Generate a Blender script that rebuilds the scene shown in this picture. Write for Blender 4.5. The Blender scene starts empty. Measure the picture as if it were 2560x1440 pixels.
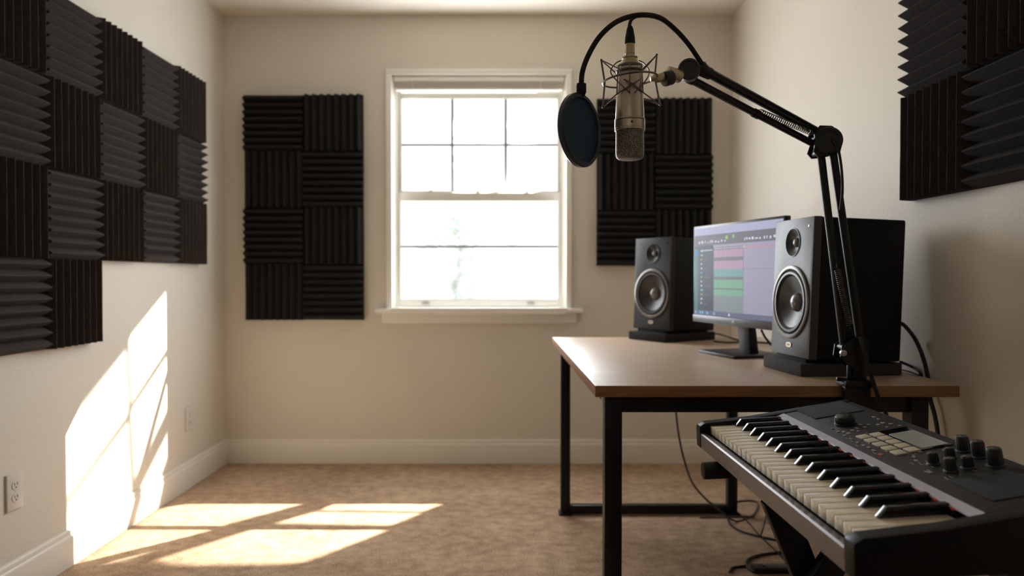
import bpy, bmesh, math, random
from mathutils import Matrix, Vector
random.seed(7)
scn = bpy.context.scene
COL = scn.collection
R = math.radians

# ------------------------------------------------------------------ camera model (used to lay the place out in metres)
FPX = 1786.0
CAM_H = 1.024
PITCH = math.atan(30 / FPX)
_fw = Vector((0, math.cos(PITCH), -math.sin(PITCH)))
_up = Vector((0, math.sin(PITCH), math.cos(PITCH)))
_rt = Vector((1, 0, 0))
CAM = Vector((0, 0, CAM_H))

def ray(px, py):
    return _fw * FPX + _rt * (px - 1280) - _up * (py - 720)

def at(px, py, Y):
    r = ray(px, py)
    return CAM + r * (Y / r.y)

def at_z(px, py, Z):
    r = ray(px, py)
    return CAM + r * ((Z - CAM_H) / r.z)

# room
XL, XR, YB, YF, ZC = -1.57, 1.197, 3.90, -3.00, 2.44

# ------------------------------------------------------------------ materials
MATS = {}

def nodes_of(m):
    return m.node_tree.nodes, m.node_tree.links

def mat(name, col, rough=0.5, metal=0.0, spec=0.5, noise=0.0, nscale=40.0, bump=0.0, bscale=200.0, col2=None,
        coat=0.0, sheen=0.0, emit=None, estr=0.0, detail=4.0):
    if name in MATS:
        return MATS[name]
    m = bpy.data.materials.new(name)
    m.use_nodes = True
    n, l = nodes_of(m)
    b = n['Principled BSDF']
    b.inputs['Base Color'].default_value = (*col, 1)
    b.inputs['Roughness'].default_value = rough
    b.inputs['Metallic'].default_value = metal
    b.inputs['Specular IOR Level'].default_value = spec
    b.inputs['Coat Weight'].default_value = coat
    b.inputs['Sheen Weight'].default_value = sheen
    if emit:
        b.inputs['Emission Color'].default_value = (*emit, 1)
        b.inputs['Emission Strength'].default_value = estr
    tc = n.new('ShaderNodeTexCoord')
    if noise or col2:
        t = n.new('ShaderNodeTexNoise')
        t.inputs['Scale'].default_value = nscale
        t.inputs['Detail'].default_value = detail
        l.new(tc.outputs['Object'], t.inputs['Vector'])
        cr = n.new('ShaderNodeValToRGB')
        c2 = col2 if col2 else tuple(min(1, c * (1 + noise)) for c in col)
        c1 = col if col2 else tuple(c * (1 - noise) for c in col)
        cr.color_ramp.elements[0].position = 0.32
        cr.color_ramp.elements[1].position = 0.68
        cr.color_ramp.elements[0].color = (*c1, 1)
        cr.color_ramp.elements[1].color = (*c2, 1)
        l.new(t.outputs['Fac'], cr.inputs['Fac'])
        l.new(cr.outputs['Color'], b.inputs['Base Color'])
    if bump:
        t = n.new('ShaderNodeTexNoise')
        t.inputs['Scale'].default_value = bscale
        t.inputs['Detail'].default_value = 3
        l.new(tc.outputs['Object'], t.inputs['Vector'])
        bp = n.new('ShaderNodeBump')
        bp.inputs['Strength'].default_value = bump
        bp.inputs['Distance'].default_value = 0.01
        l.new(t.outputs['Fac'], bp.inputs['Height'])
        l.new(bp.outputs['Normal'], b.inputs['Normal'])
    MATS[name] = m
    return m

WALL = mat('wall_paint', (0.70, 0.65, 0.565), 0.62, spec=0.3, noise=0.015, nscale=3, bump=0.12, bscale=140)
CEIL = mat('ceiling_paint', (0.80, 0.75, 0.67), 0.8, spec=0.2, noise=0.01, bump=0.06, bscale=120)
TRIM = mat('trim_paint', (0.74, 0.69, 0.61), 0.4, spec=0.4, noise=0.01, nscale=6)
WINW = mat('window_paint', (0.86, 0.84, 0.78), 0.35, spec=0.4, noise=0.01, nscale=6)
FOAM = mat('foam', (0.040, 0.0325, 0.0285), 0.95, spec=0.06, col2=(0.068, 0.056, 0.050), nscale=260, bump=0.5, bscale=500, sheen=0.08)  # copy of the tile foam lightened for the sunlit wall
FOAM_SHADED = mat('foam_shaded', (0.022, 0.021, 0.021), 0.95, spec=0.12, col2=(0.034, 0.0325, 0.032), nscale=260, bump=0.4, bscale=500)  # same foam darkened, shade put into the colour
FOAM_HALF_SHADED = mat('foam_half_shaded', (0.027, 0.024, 0.023), 0.95, spec=0.1, col2=(0.044, 0.040, 0.038), nscale=260, bump=0.5, bscale=500)  # same foam again, part of the shade put into the colour
BLKMET = mat('black_steel', (0.0055, 0.0055, 0.006), 0.40, spec=0.32, noise=0.2, nscale=90)
BLKPL = mat('black_plastic', (0.006, 0.006, 0.0065), 0.45, spec=0.5, noise=0.15, nscale=120)
BLKGL = mat('black_gloss', (0.006, 0.006, 0.007), 0.14, spec=0.5, noise=0.1, nscale=60)
RUBBER = mat('black_rubber', (0.010, 0.010, 0.010), 0.7, spec=0.3, noise=0.2, nscale=150)
CABLE = mat('cable_sheath', (0.009, 0.009, 0.010), 0.5, spec=0.4, noise=0.1, nscale=80)
GREYCAB = mat('brown_cable', (0.05, 0.035, 0.03), 0.5, spec=0.4, noise=0.1, nscale=80)

def wood_mat(name, c1, c2, axis_scale, rough):
    m = bpy.data.materials.new(name)
    m.use_nodes = True
    n, l = nodes_of(m)
    b = n['Principled BSDF']
    tc = n.new('ShaderNodeTexCoord')
    mp = n.new('ShaderNodeMapping')
    mp.inputs['Scale'].default_value = axis_scale
    l.new(tc.outputs['Object'], mp.inputs['Vector'])
    t = n.new('ShaderNodeTexNoise')
    t.inputs['Scale'].default_value = 3.0
    t.inputs['Detail'].default_value = 7
    t.inputs['Roughness'].default_value = 0.6
    t.inputs['Distortion'].default_value = 0.6
    l.new(mp.outputs['Vector'], t.inputs['Vector'])
    cr = n.new('ShaderNodeValToRGB')
    cr.color_ramp.elements[0].position = 0.3
    cr.color_ramp.elements[1].position = 0.72
    cr.color_ramp.elements[0].color = (*c1, 1)
    cr.color_ramp.elements[1].color = (*c2, 1)
    l.new(t.outputs['Fac'], cr.inputs['Fac'])
    l.new(cr.outputs['Color'], b.inputs['Base Color'])
    b.inputs['Roughness'].default_value = rough
    b.inputs['Coat Weight'].default_value = 0.45 if rough < 0.45 else 0.0
    b.inputs['Coat Roughness'].default_value = 0.38
    t2 = n.new('ShaderNodeTexNoise')
    t2.inputs['Scale'].default_value = 4.0
    l.new(tc.outputs['Object'], t2.inputs['Vector'])
    mr = n.new('ShaderNodeMapRange')
    mr.inputs['To Min'].default_value = rough - 0.07
    mr.inputs['To Max'].default_value = rough + 0.10
    l.new(t2.outputs['Fac'], mr.inputs['Value'])
    l.new(mr.outputs['Result'], b.inputs['Roughness'])
    return m

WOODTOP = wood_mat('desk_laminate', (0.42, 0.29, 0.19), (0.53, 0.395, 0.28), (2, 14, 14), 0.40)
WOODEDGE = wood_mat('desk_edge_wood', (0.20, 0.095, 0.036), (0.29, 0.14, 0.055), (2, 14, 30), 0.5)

def carpet_mat():
    m = bpy.data.materials.new('carpet')
    m.use_nodes = True
    n, l = nodes_of(m)
    b = n['Principled BSDF']
    b.inputs['Roughness'].default_value = 1.0
    b.inputs['Specular IOR Level'].default_value = 0.05
    b.inputs['Sheen Weight'].default_value = 0.15
    tc = n.new('ShaderNodeTexCoord')
    fine = n.new('ShaderNodeTexNoise'); fine.inputs['Scale'].default_value = 190; fine.inputs['Detail'].default_value = 3
    mid = n.new('ShaderNodeTexNoise'); mid.inputs['Scale'].default_value = 22; mid.inputs['Detail'].default_value = 5
    big = n.new('ShaderNodeTexNoise'); big.inputs['Scale'].default_value = 3.2; big.inputs['Detail'].default_value = 4
    mp = n.new('ShaderNodeMapping'); mp.inputs['Scale'].default_value = (0.85, 1.15, 1)
    l.new(tc.outputs['Object'], mp.inputs['Vector'])
    l.new(tc.outputs['Object'], fine.inputs['Vector'])
    l.new(mp.outputs['Vector'], mid.inputs['Vector'])
    l.new(mp.outputs['Vector'], big.inputs['Vector'])
    a1 = n.new('ShaderNodeMath'); a1.operation = 'MULTIPLY_ADD'
    l.new(mid.outputs['Fac'], a1.inputs[0]); a1.inputs[1].default_value = 0.28
    a2 = n.new('ShaderNodeMath'); a2.operation = 'MULTIPLY_ADD'
    l.new(fine.outputs['Fac'], a2.inputs[0]); a2.inputs[1].default_value = 0.50
    a3 = n.new('ShaderNodeMath'); a3.operation = 'MULTIPLY'
    l.new(big.outputs['Fac'], a3.inputs[0]); a3.inputs[1].default_value = 0.22
    l.new(a3.outputs[0], a2.inputs[2]); l.new(a2.outputs[0], a1.inputs[2])
    cr = n.new('ShaderNodeValToRGB')
    cr.color_ramp.elements[0].position = 0.38; cr.color_ramp.elements[0].color = (0.20, 0.108, 0.054, 1)
    cr.color_ramp.elements[1].position = 0.58; cr.color_ramp.elements[1].color = (0.53, 0.372, 0.24, 1)
    l.new(a1.outputs[0], cr.inputs['Fac'])
    l.new(cr.outputs['Color'], b.inputs['Base Color'])
    bp = n.new('ShaderNodeBump'); bp.inputs['Strength'].default_value = 0.7; bp.inputs['Distance'].default_value = 0.012
    l.new(a1.outputs[0], bp.inputs['Height']); l.new(bp.outputs['Normal'], b.inputs['Normal'])
    return m
CARPET = carpet_mat()

def glass_mat():
    m = bpy.data.materials.new('window_glass')
    m.use_nodes = True
    n, l = nodes_of(m)
    n.clear()
    o = n.new('ShaderNodeOutputMaterial'); mx = n.new('ShaderNodeMixShader')
    tr = n.new('ShaderNodeBsdfTransparent'); gl = n.new('ShaderNodeBsdfGlossy')
    tr.inputs['Color'].default_value = (0.97, 0.98, 0.98, 1)
    gl.inputs['Roughness'].default_value = 0.02
    fr = n.new('ShaderNodeFresnel'); fr.inputs['IOR'].default_value = 1.35
    ge = n.new('ShaderNodeNewGeometry')
    mu = n.new('ShaderNodeMath'); mu.operation = 'MULTIPLY_ADD'; mu.inputs[1].default_value = -1.0; mu.inputs[2].default_value = 1.0
    l.new(ge.outputs['Backfacing'], mu.inputs[0])
    m2 = n.new('ShaderNodeMath'); m2.operation = 'MULTIPLY'
    l.new(mu.outputs[0], m2.inputs[0]); l.new(fr.outputs[0], m2.inputs[1])
    l.new(m2.outputs[0], mx.inputs[0]); l.new(tr.outputs[0], mx.inputs[1]); l.new(gl.outputs[0], mx.inputs[2])
    l.new(mx.outputs[0], o.inputs['Surface'])
    return m
GLASS = glass_mat()

def mesh_fabric():
    m = bpy.data.materials.new('pop_filter_gauze')
    m.use_nodes = True
    n, l = nodes_of(m)
    b = n['Principled BSDF']
    tc = n.new('ShaderNodeTexCoord')
    v = n.new('ShaderNodeTexVoronoi'); v.inputs['Scale'].default_value = 420
    l.new(tc.outputs['Object'], v.inputs['Vector'])
    cr = n.new('ShaderNodeValToRGB')
    cr.color_ramp.elements[0].color = (0.035, 0.075, 0.110, 1); cr.color_ramp.elements[1].color = (0.010, 0.024, 0.040, 1)
    l.new(v.outputs['Distance'], cr.inputs['Fac']); l.new(cr.outputs['Color'], b.inputs['Base Color'])
    b.inputs['Roughness'].default_value = 0.8
    tl = n.new('ShaderNodeBsdfTranslucent'); tl.inputs['Color'].default_value = (0.05, 0.14, 0.22, 1)
    mx = n.new('ShaderNodeMixShader'); mx.inputs[0].default_value = 0.25
    l.new(b.outputs[0], mx.inputs[1]); l.new(tl.outputs[0], mx.inputs[2])
    l.new(mx.outputs[0], n['Material Output'].inputs['Surface'])
    return m
GAUZE = mesh_fabric()

def grille_mat():
    m = bpy.data.materials.new('mic_grille')
    m.use_nodes = True
    n, l = nodes_of(m)
    b = n['Principled BSDF']
    tc = n.new('ShaderNodeTexCoord')
    v = n.new('ShaderNodeTexVoronoi'); v.inputs['Scale'].default_value = 520
    l.new(tc.outputs['Object'], v.inputs['Vector'])
    cr = n.new('ShaderNodeValToRGB')
    cr.color_ramp.elements[0].position = 0.25; cr.color_ramp.elements[1].position = 0.6
    cr.color_ramp.elements[0].color = (0.022, 0.019, 0.016, 1); cr.color_ramp.elements[1].color = (0.27, 0.235, 0.195, 1)
    l.new(v.outputs['Distance'], cr.inputs['Fac']); l.new(cr.outputs['Color'], b.inputs['Base Color'])
    b.inputs['Metallic'].default_value = 0.7; b.inputs['Roughness'].default_value = 0.45
    bp = n.new('ShaderNodeBump'); bp.inputs['Strength'].default_value = 0.7; bp.inputs['Distance'].default_value = 0.002
    l.new(v.outputs['Distance'], bp.inputs['Height']); l.new(bp.outputs['Normal'], b.inputs['Normal'])
    return m
GRILLE = grille_mat()
NICKEL = mat('satin_nickel', (0.50, 0.425, 0.335), 0.36, metal=0.85, noise=0.03, nscale=30)
BRASS = mat('pale_brass', (0.46, 0.38, 0.25), 0.36, metal=0.85, noise=0.04, nscale=40)
WIRE = mat('mount_wire', (0.16, 0.145, 0.13), 0.32, metal=0.9, noise=0.05, nscale=40)

# ------------------------------------------------------------------ mesh helpers
def new():
    return bmesh.new()

def merge(bm, other):
    me = bpy.data.meshes.new('tmp')
    other.to_mesh(me); other.free()
    bm.from_mesh(me)
    bpy.data.meshes.remove(me)

def box(bm, c, s, rot=None, bevel=0.0, seg=2, mi=0):
    b = bmesh.new()
    bmesh.ops.create_cube(b, size=1.0)
    bmesh.ops.scale(b, vec=Vector(s), verts=b.verts)
    if bevel:
        bmesh.ops.bevel(b, geom=b.edges[:], offset=bevel, segments=seg, affect='EDGES', profile=0.5)
    M = Matrix.Translation(Vector(c)) @ (rot.to_4x4() if rot else Matrix())
    bmesh.ops.transform(b, matrix=M, verts=b.verts)
    for f in b.faces:
        f.material_index = mi
    merge(bm, b)

def hexa(bm, pts, bevel=0.0, seg=2, mi=0):
    """eight corners: bottom four then top four, same winding"""
    b = bmesh.new()
    v = [b.verts.new(p) for p in pts]
    for q in ((0, 1, 2, 3), (4, 5, 6, 7), (0, 1, 5, 4), (1, 2, 6, 5), (2, 3, 7, 6), (3, 0, 4, 7)):
        b.faces.new([v[i] for i in q])
    bmesh.ops.recalc_face_normals(b, faces=b.faces)
    if bevel:
        bmesh.ops.bevel(b, geom=b.edges[:], offset=bevel, segments=seg, affect='EDGES', profile=0.5)
    for f in b.faces:
        f.material_index = mi
    merge(bm, b)

def frame_of(d):
    d = Vector(d).normalized()
    a = Vector((0, 0, 1)) if abs(d.z) < 0.95 else Vector((1, 0, 0))
    x = a.cross(d).normalized()
    y = d.cross(x)
    return Matrix((x, y, d)).transposed()

def lathe(bm, prof, origin=(0, 0, 0), axis=(0, 0, 1), seg=40, mi=0, cap=True):
    """prof: (radius, height) along axis"""
    b = bmesh.new()
    F = frame_of(axis); o = Vector(origin)
    rings = []
    for r, h in prof:
        if r <= 1e-6:
            rings.append([b.verts.new(o + F @ Vector((0, 0, h)))])
        else:
            rings.append([b.verts.new(o + F @ Vector((r * math.cos(2 * math.pi * i / seg), r * math.sin(2 * math.pi * i / seg), h))) for i in range(seg)])
    for a, c in zip(rings, rings[1:]):
        for i in range(seg):
            j = (i + 1) % seg
            if len(a) == 1 and len(c) == 1:
                continue
            if len(a) == 1:
                b.faces.new((a[0], c[j], c[i]))
            elif len(c) == 1:
                b.faces.new((a[i], a[j], c[0]))
            else:
                b.faces.new((a[i], a[j], c[j], c[i]))
    if cap:
        for q in (rings[0], rings[-1]):
            if len(q) > 1:
                b.faces.new(q)
    bmesh.ops.recalc_face_normals(b, faces=b.faces)
    for f in b.faces:
        f.material_index = mi
    merge(bm, b)

def cyl(bm, p0, p1, r0, r1=None, seg=24, bev=0.0, mi=0):
    p0, p1 = Vector(p0), Vector(p1)
    r1 = r0 if r1 is None else r1
    L = (p1 - p0).length
    if bev:
        pr = [(r0 - bev, 0), (r0 - bev * 0.3, bev * 0.3), (r0, bev), (r1, L - bev), (r1 - bev * 0.3, L - bev * 0.3), (r1 - bev, L)]
    else:
        pr = [(r0, 0), (r1, L)]
    lathe(bm, pr, p0, p1 - p0, seg, mi)

def smooth_path(pts, n=8, closed=False):
    P = [Vector(p) for p in pts]
    if len(P) < 3:
        return P
    out = []
    N = len(P)
    rng = range(N if closed else N - 1)
    for i in rng:
        if closed:
            p0, p1, p2, p3 = P[(i - 1) % N], P[i], P[(i + 1) % N], P[(i + 2) % N]
        else:
            p1, p2 = P[i], P[i + 1]
            p0 = P[i - 1] if i > 0 else p1 * 2 - p2
            p3 = P[i + 2] if i + 2 < N else p2 * 2 - p1
        for k in range(n):
            t = k / n
            out.append(0.5 * ((2 * p1) + (p2 - p0) * t + (2 * p0 - 5 * p1 + 4 * p2 - p3) * t * t + (-p0 + 3 * p1 - 3 * p2 + p3) * t ** 3))
    if not closed:
        out.append(P[-1])
    return out

def tube(bm, pts, r, seg=10, n=8, closed=False, mi=0, smooth=True):
    P = smooth_path(pts, n, closed) if smooth else [Vector(p) for p in pts]
    b = bmesh.new()
    N = len(P)
    rings = []
    prev = None
    for i, p in enumerate(P):
        if closed:
            d = P[(i + 1) % N] - P[i - 1]
        else:
            d = P[min(i + 1, N - 1)] - P[max(i - 1, 0)]
        d.normalize()
        if prev is None:
            F = frame_of(d); x = F.col[0].copy()
        else:
            x = prev - d * prev.dot(d)
            if x.length < 1e-6:
                x = frame_of(d).col[0].copy()
            x.normalize()
        prev = x
        y = d.cross(x)
        rr = r(i / (N - 1)) if callable(r) else r
        rings.append([b.verts.new(p + (x * math.cos(2 * math.pi * k / seg) + y * math.sin(2 * math.pi * k / seg)) * rr) for k in range(seg)])
    pairs = list(zip(rings, rings[1:]))
    if closed:
        pairs.append((rings[-1], rings[0]))
    for a, c in pairs:
        for i in range(seg):
            j = (i + 1) % seg
            b.faces.new((a[i], a[j], c[j], c[i]))
    if not closed:
        b.faces.new(rings[0]); b.faces.new(rings[-1])
    bmesh.ops.recalc_face_normals(b, faces=b.faces)
    for f in b.faces:
        f.material_index = mi
    merge(bm, b)

def torus(bm, c, axis, R_, r, seg=64, rs=10, mi=0):
    F = frame_of(axis)
    tube(bm, [Vector(c) + F @ Vector((R_ * math.cos(2 * math.pi * i / seg), R_ * math.sin(2 * math.pi * i / seg), 0)) for i in range(seg)], r, rs, closed=True, mi=mi, smooth=False)

def prism(bm, poly, M, h, mi=0, bevel=0.0):
    """2-D polygon extruded by h along local z of matrix M"""
    b = bmesh.new()
    lo = [b.verts.new((x, y, 0)) for x, y in poly]
    hi = [b.verts.new((x, y, h)) for x, y in poly]
    b.faces.new(lo); b.faces.new(hi)
    N = len(poly)
    for i in range(N):
        j = (i + 1) % N
        b.faces.new((lo[i], lo[j], hi[j], hi[i]))
    bmesh.ops.recalc_face_normals(b, faces=b.faces)
    if bevel:
        bmesh.ops.bevel(b, geom=b.edges[:], offset=bevel, segments=2, affect='EDGES', profile=0.5)
    bmesh.ops.transform(b, matrix=M, verts=b.verts)
    for f in b.faces:
        f.material_index = mi
    merge(bm, b)

def quad(bm, a, b_, c, d, mi=0):
    f = bm.faces.new([bm.verts.new(Vector(p)) for p in (a, b_, c, d)])
    f.material_index = mi
    return f

ROOTM = {}

def obj(name, bm, m, parent=None, local=False, label=None, smooth=35):
    """link one mesh object; bm is in world space unless local=True (then in the parent's space)"""
    if parent is not None and not local:
        bm.transform(ROOTM[parent.name].inverted())
    me = bpy.data.meshes.new(name)
    bm.to_mesh(me); bm.free()
    for k in (m if isinstance(m, (list, tuple)) else [m]):
        me.materials.append(k)
    if smooth:
        for p in me.polygons:
            p.use_smooth = True
        me.set_sharp_from_angle(angle=R(smooth))
    o = bpy.data.objects.new(name, me)
    COL.objects.link(o)
    o.parent = parent
    ROOTM[o.name] = ROOTM[parent.name].copy() if parent is not None else Matrix()
    if label:
        o['label'] = label
    return o

def thing(name, label, cat, loc=(0, 0, 0), rot=None, group=None):
    o = bpy.data.objects.new(name, None)
    COL.objects.link(o)
    o.empty_display_size = 0.05
    M = Matrix.Translation(Vector(loc)) @ (rot.to_4x4() if rot else Matrix())
    o.matrix_world = M
    ROOTM[o.name] = M
    o['label'] = label; o['category'] = cat
    if group:
        o['group'] = group
    return o

def tag(o, label, cat, group=None):
    o['label'] = label; o['category'] = cat
    if group:
        o['group'] = group
    return o

def struct(name, bm, m, parent=None, label=None, smooth=35):
    o = obj(name, bm, m, parent, smooth=smooth, label=label)
    if parent is None:
        o['kind'] = 'structure'
    return o

# ================================================================== ROOM SHELL
WT = 0.16                                          # wall thickness
OX0, OX1, OZ0, OZ1 = -0.655, 0.297, 0.838, 2.118   # window opening
bm = new(); box(bm, ((XL + XR) / 2, (YB + YF) / 2, -0.05), (XR - XL + 2 * WT, YB - YF + 2 * WT, 0.1))
o = struct('floor', bm, CARPET); o['label'] = 'tan short pile carpet floor'
bm = new(); box(bm, ((XL + XR) / 2, (YB + YF) / 2, ZC + 0.05), (XR - XL + 2 * WT, YB - YF + 2 * WT, 0.1))
struct('ceiling', bm, CEIL, label='plain cream ceiling')
bm = new(); box(bm, (XL - WT / 2, (YB + YF) / 2, ZC / 2), (WT, YB - YF, ZC))
struct('wall_left', bm, WALL, label='cream wall with the sun patch and foam tiles')
bm = new(); box(bm, (XR + WT / 2, (YB + YF) / 2, ZC / 2), (WT, YB - YF, ZC))
struct('wall_right', bm, WALL, label='cream wall behind the desk')
bm = new(); box(bm, ((XL + XR) / 2, YF - WT / 2, ZC / 2), (XR - XL + 2 * WT, WT, ZC))
struct('wall_front', bm, mat('wall_paint_darkened', (0.20, 0.18, 0.155), 0.7, noise=0.03), label='unseen wall facing the window, darkened to cut fill light')  # wall colour darkened so it throws back less fill light
bm = new()
yw = YB + WT / 2
box(bm, ((XL - WT + OX0) / 2, yw, ZC / 2), (OX0 - XL + WT, WT, ZC))
box(bm, ((XR + WT + OX1) / 2, yw, ZC / 2), (XR + WT - OX1, WT, ZC))
box(bm, ((OX0 + OX1) / 2, yw, OZ0 / 2), (OX1 - OX0, WT, OZ0))
box(bm, ((OX0 + OX1) / 2, yw, (OZ1 + ZC) / 2), (OX1 - OX0, WT, ZC - OZ1))
struct('wall_back', bm, WALL, label='cream wall around the window')

def baseboard(name, p0, p1, inward, label):
    """profile swept along a wall; inward is the unit vector into the room"""
    p0, p1, n = Vector(p0), Vector(p1), Vector(inward)
    prof = [(0, 0), (0.015, 0), (0.015, 0.100), (0.013, 0.106), (0.009, 0.110), (0.009, 0.122), (0.005, 0.128), (0, 0.130)]
    d = (p1 - p0)
    M = Matrix((n.to_4d(), Vector((0, 0, 1, 0)), d.normalized().to_4d(), (0, 0, 0, 1))).transposed()
    M.col[0][3] = M.col[1][3] = M.col[2][3] = 0
    M.translation = p0
    bm = new(); prism(bm, prof, M, d.length)
    struct(name, bm, TRIM, label=label)
baseboard('baseboard_back', (XL, YB, 0), (XR, YB, 0), (0, -1, 0), 'painted baseboard under the window')
baseboard('baseboard_left', (XL, YF, 0), (XL, YB, 0), (1, 0, 0), 'painted baseboard on the sunlit wall')
baseboard('baseboard_right', (XR, YF, 0), (XR, YB, 0), (-1, 0, 0), 'painted baseboard behind the desk')

# ================================================================== WINDOW
win = thing('window_1', 'white double hung window with six panes above one pane', 'window', (-0.18, YB, OZ0))
win['kind'] = 'structure'
bm = new()                                         # casing standing slightly proud of the wall
cx0, cx1, cz1 = OX0 - 0.028, OX1 + 0.026, OZ1 + 0.026
box(bm, ((cx0 + OX0) / 2 + 0.002, YB - 0.010, (OZ0 + cz1) / 2), (OX0 - cx0 + 0.004, 0.022, cz1 - OZ0), bevel=0.003)
box(bm, ((cx1 + OX1) / 2 - 0.002, YB - 0.010, (OZ0 + cz1) / 2), (cx1 - OX1 + 0.004, 0.022, cz1 - OZ0), bevel=0.003)
box(bm, ((cx0 + cx1) / 2, YB - 0.010, (OZ1 + cz1) / 2 - 0.002), (cx1 - cx0, 0.0225, cz1 - OZ1 + 0.004), bevel=0.003)
obj('casing', bm, WINW, win)
bm = new()                                         # jamb lining and stops
for x, s in ((OX0, 1), (OX1, -1)):
    box(bm, (x + s * 0.006, YB + 0.07, (OZ0 + OZ1) / 2), (0.012, 0.14, OZ1 - OZ0))
    box(bm, (x + s * 0.016, YB + 0.030, (OZ0 + OZ1) / 2), (0.020, 0.016, OZ1 - OZ0), bevel=0.002)
    box(bm, (x + s * 0.020, YB + 0.112, (OZ0 + OZ1) / 2), (0.030, 0.020, OZ1 - OZ0), bevel=0.002)
box(bm, ((OX0 + OX1) / 2, YB + 0.07, OZ1 - 0.006), (OX1 - OX0, 0.14, 0.012))
obj('jamb', bm, WINW, win)
bm = new()                                         # stool and apron
box(bm, ((OX0 + OX1) / 2, YB + 0.03, OZ0 - 0.002), (OX1 - OX0 - 0.004, 0.16, 0.030))
hexa(bm, [(-0.74, YB - 0.045, 0.823), (0.383, YB - 0.045, 0.823), (0.383, YB + 0.0, 0.823), (-0.74, YB + 0.0, 0.823),
          (-0.74, YB - 0.045, 0.847), (0.383, YB - 0.045, 0.847), (0.383, YB + 0.0, 0.847), (-0.74, YB + 0.0, 0.847)], bevel=0.006)
box(bm, (-0.178, YB - 0.008, 0.795), (1.06, 0.018, 0.056), bevel=0.003)
obj('sill', bm, WINW, win)

GX0, GX1 = -0.612, 0.252
def sash(name, y, z0, z1, rails, muntins_x, muntins_z):
    lo, hi = rails
    st = 0.036
    bm = new()
    for x in (GX0 - st / 2, GX1 + st / 2):
        box(bm, (x, y, (z0 + z1) / 2), (st, 0.034, z1 - z0), bevel=0.003)
    box(bm, ((GX0 + GX1) / 2, y, z0 + lo / 2), (GX1 - GX0, 0.034, lo), bevel=0.003)
    box(bm, ((GX0 + GX1) / 2, y, z1 - hi / 2), (GX1 - GX0, 0.034, hi), bevel=0.003)
    s = obj(name, bm, WINW, win)
    bm = new()
    gz0, gz1 = z0 + lo, z1 - hi
    for x in muntins_x:
        box(bm, (x, y, (gz0 + gz1) / 2), (0.015, 0.008, gz1 - gz0), bevel=0.002)
    for z in muntins_z:
        box(bm, ((GX0 + GX1) / 2, y, z), (GX1 - GX0, 0.0075, 0.012), bevel=0.002)
    if muntins_x or muntins_z:
        obj('muntin', bm, mat('muntin_backlit', (0.26, 0.27, 0.30), 0.5, noise=0.02), s)  # bars greyed so they look backlit against the bright panes
    bm = new()
    box(bm, ((GX0 + GX1) / 2, y, (gz0 + gz1) / 2), (GX1 - GX0 + 0.004, 0.003, gz1 - gz0 + 0.004))
    obj('glass_pane', bm, GLASS, s, smooth=0)
    return s
up_s = sash('upper_sash', YB + 0.083, 1.456, 2.035, (0.040, 0.030), (-0.331, -0.035), (1.752,))
lo_s = sash('lower_sash', YB + 0.047, 0.853, 1.482, (0.044, 0.046), (), (1.186,))
bm = new()
for x in (-0.448, -0.185, 0.083):
    box(bm, (x, YB + 0.046, 1.4865), (0.034, 0.022, 0.009), bevel=0.003)
    cyl(bm, (x, YB + 0.046, 1.489), (x, YB + 0.046, 1.497), 0.008, seg=14)
obj('sash_lock', bm, TRIM, lo_s)
bm = new()
for x in (-0.475, 0.105):
    box(bm, (x, YB + 0.024, 0.872), (0.040, 0.014, 0.010), bevel=0.003)
obj('sash_lift', bm, mat('lift_metal', (0.45, 0.42, 0.36), 0.4, metal=0.5, noise=0.05), lo_s)

# raised mini blind inside the head of the window
bl = thing('window_blind', 'raised cream mini blind bunched under the window head', 'blind', (-0.18, YB + 0.02, 2.03))
bm = new(); box(bm, ((OX0 + OX1) / 2, YB + 0.008, 2.092), (OX1 - OX0 - 0.030, 0.026, 0.024), bevel=0.003)
obj('headrail', bm, WINW, bl)
bm = new()
for k in range(9):
    box(bm, ((OX0 + OX1) / 2, YB + 0.008, 2.0765 - k * 0.0036), (OX1 - OX0 - 0.044, 0.024, 0.0016))
obj('slat_stack', bm, TRIM, bl)
bm = new(); box(bm, ((OX0 + OX1) / 2, YB + 0.008, 2.038), (OX1 - OX0 - 0.044, 0.024, 0.011), bevel=0.003)
obj('bottom_rail', bm, WINW, bl)
for x in (-0.540, 0.155):
    bm = new(); tube(bm, [(x, YB - 0.007, 2.085), (x, YB - 0.0075, 2.05), (x + 0.002, YB - 0.007, 1.99)], 0.0018, 6)
    obj('lift_cord', bm, WINW, bl)

# ================================================================== OUTSIDE
bm = new(); box(bm, (0, 14, -0.65), (40, 19.5, 0.1))
struct('ground_outside', bm, mat('ground_overexposed', (0.85, 0.84, 0.8), 0.9, noise=0.08, nscale=1.5), label='ground outside the window, whitened as if overexposed')  # near white colour stands in for overexposed daylight
tree = thing('garden_tree', 'tree whitened with painted haze in the garden seen through the lower pane', 'tree', (-0.75, 8.8, -0.6))
bm = new()
tube(bm, [(-0.75, 8.8, -0.6), (-0.72, 8.8, 0.2), (-0.66, 8.82, 0.9), (-0.60, 8.8, 1.6)], lambda t: 0.075 - 0.05 * t, 10)
for k in range(9):
    a = k * 2.3; h = 0.2 + 0.16 * k
    tube(bm, [(-0.70, 8.8, h), (-0.68 + 0.35 * math.cos(a), 8.8 + 0.35 * math.sin(a), h + 0.3), (-0.66 + 0.8 * math.cos(a), 8.8 + 0.8 * math.sin(a), h + 0.5)], lambda t: 0.026 - 0.02 * t, 6)
obj('trunk', bm, mat('bark_overexposed', (0.72, 0.70, 0.70), 0.9, noise=0.2, nscale=12), tree)  # bark whitened, outdoor glare put into the colour
bm = new()
rnd = random.Random(3)
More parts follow.
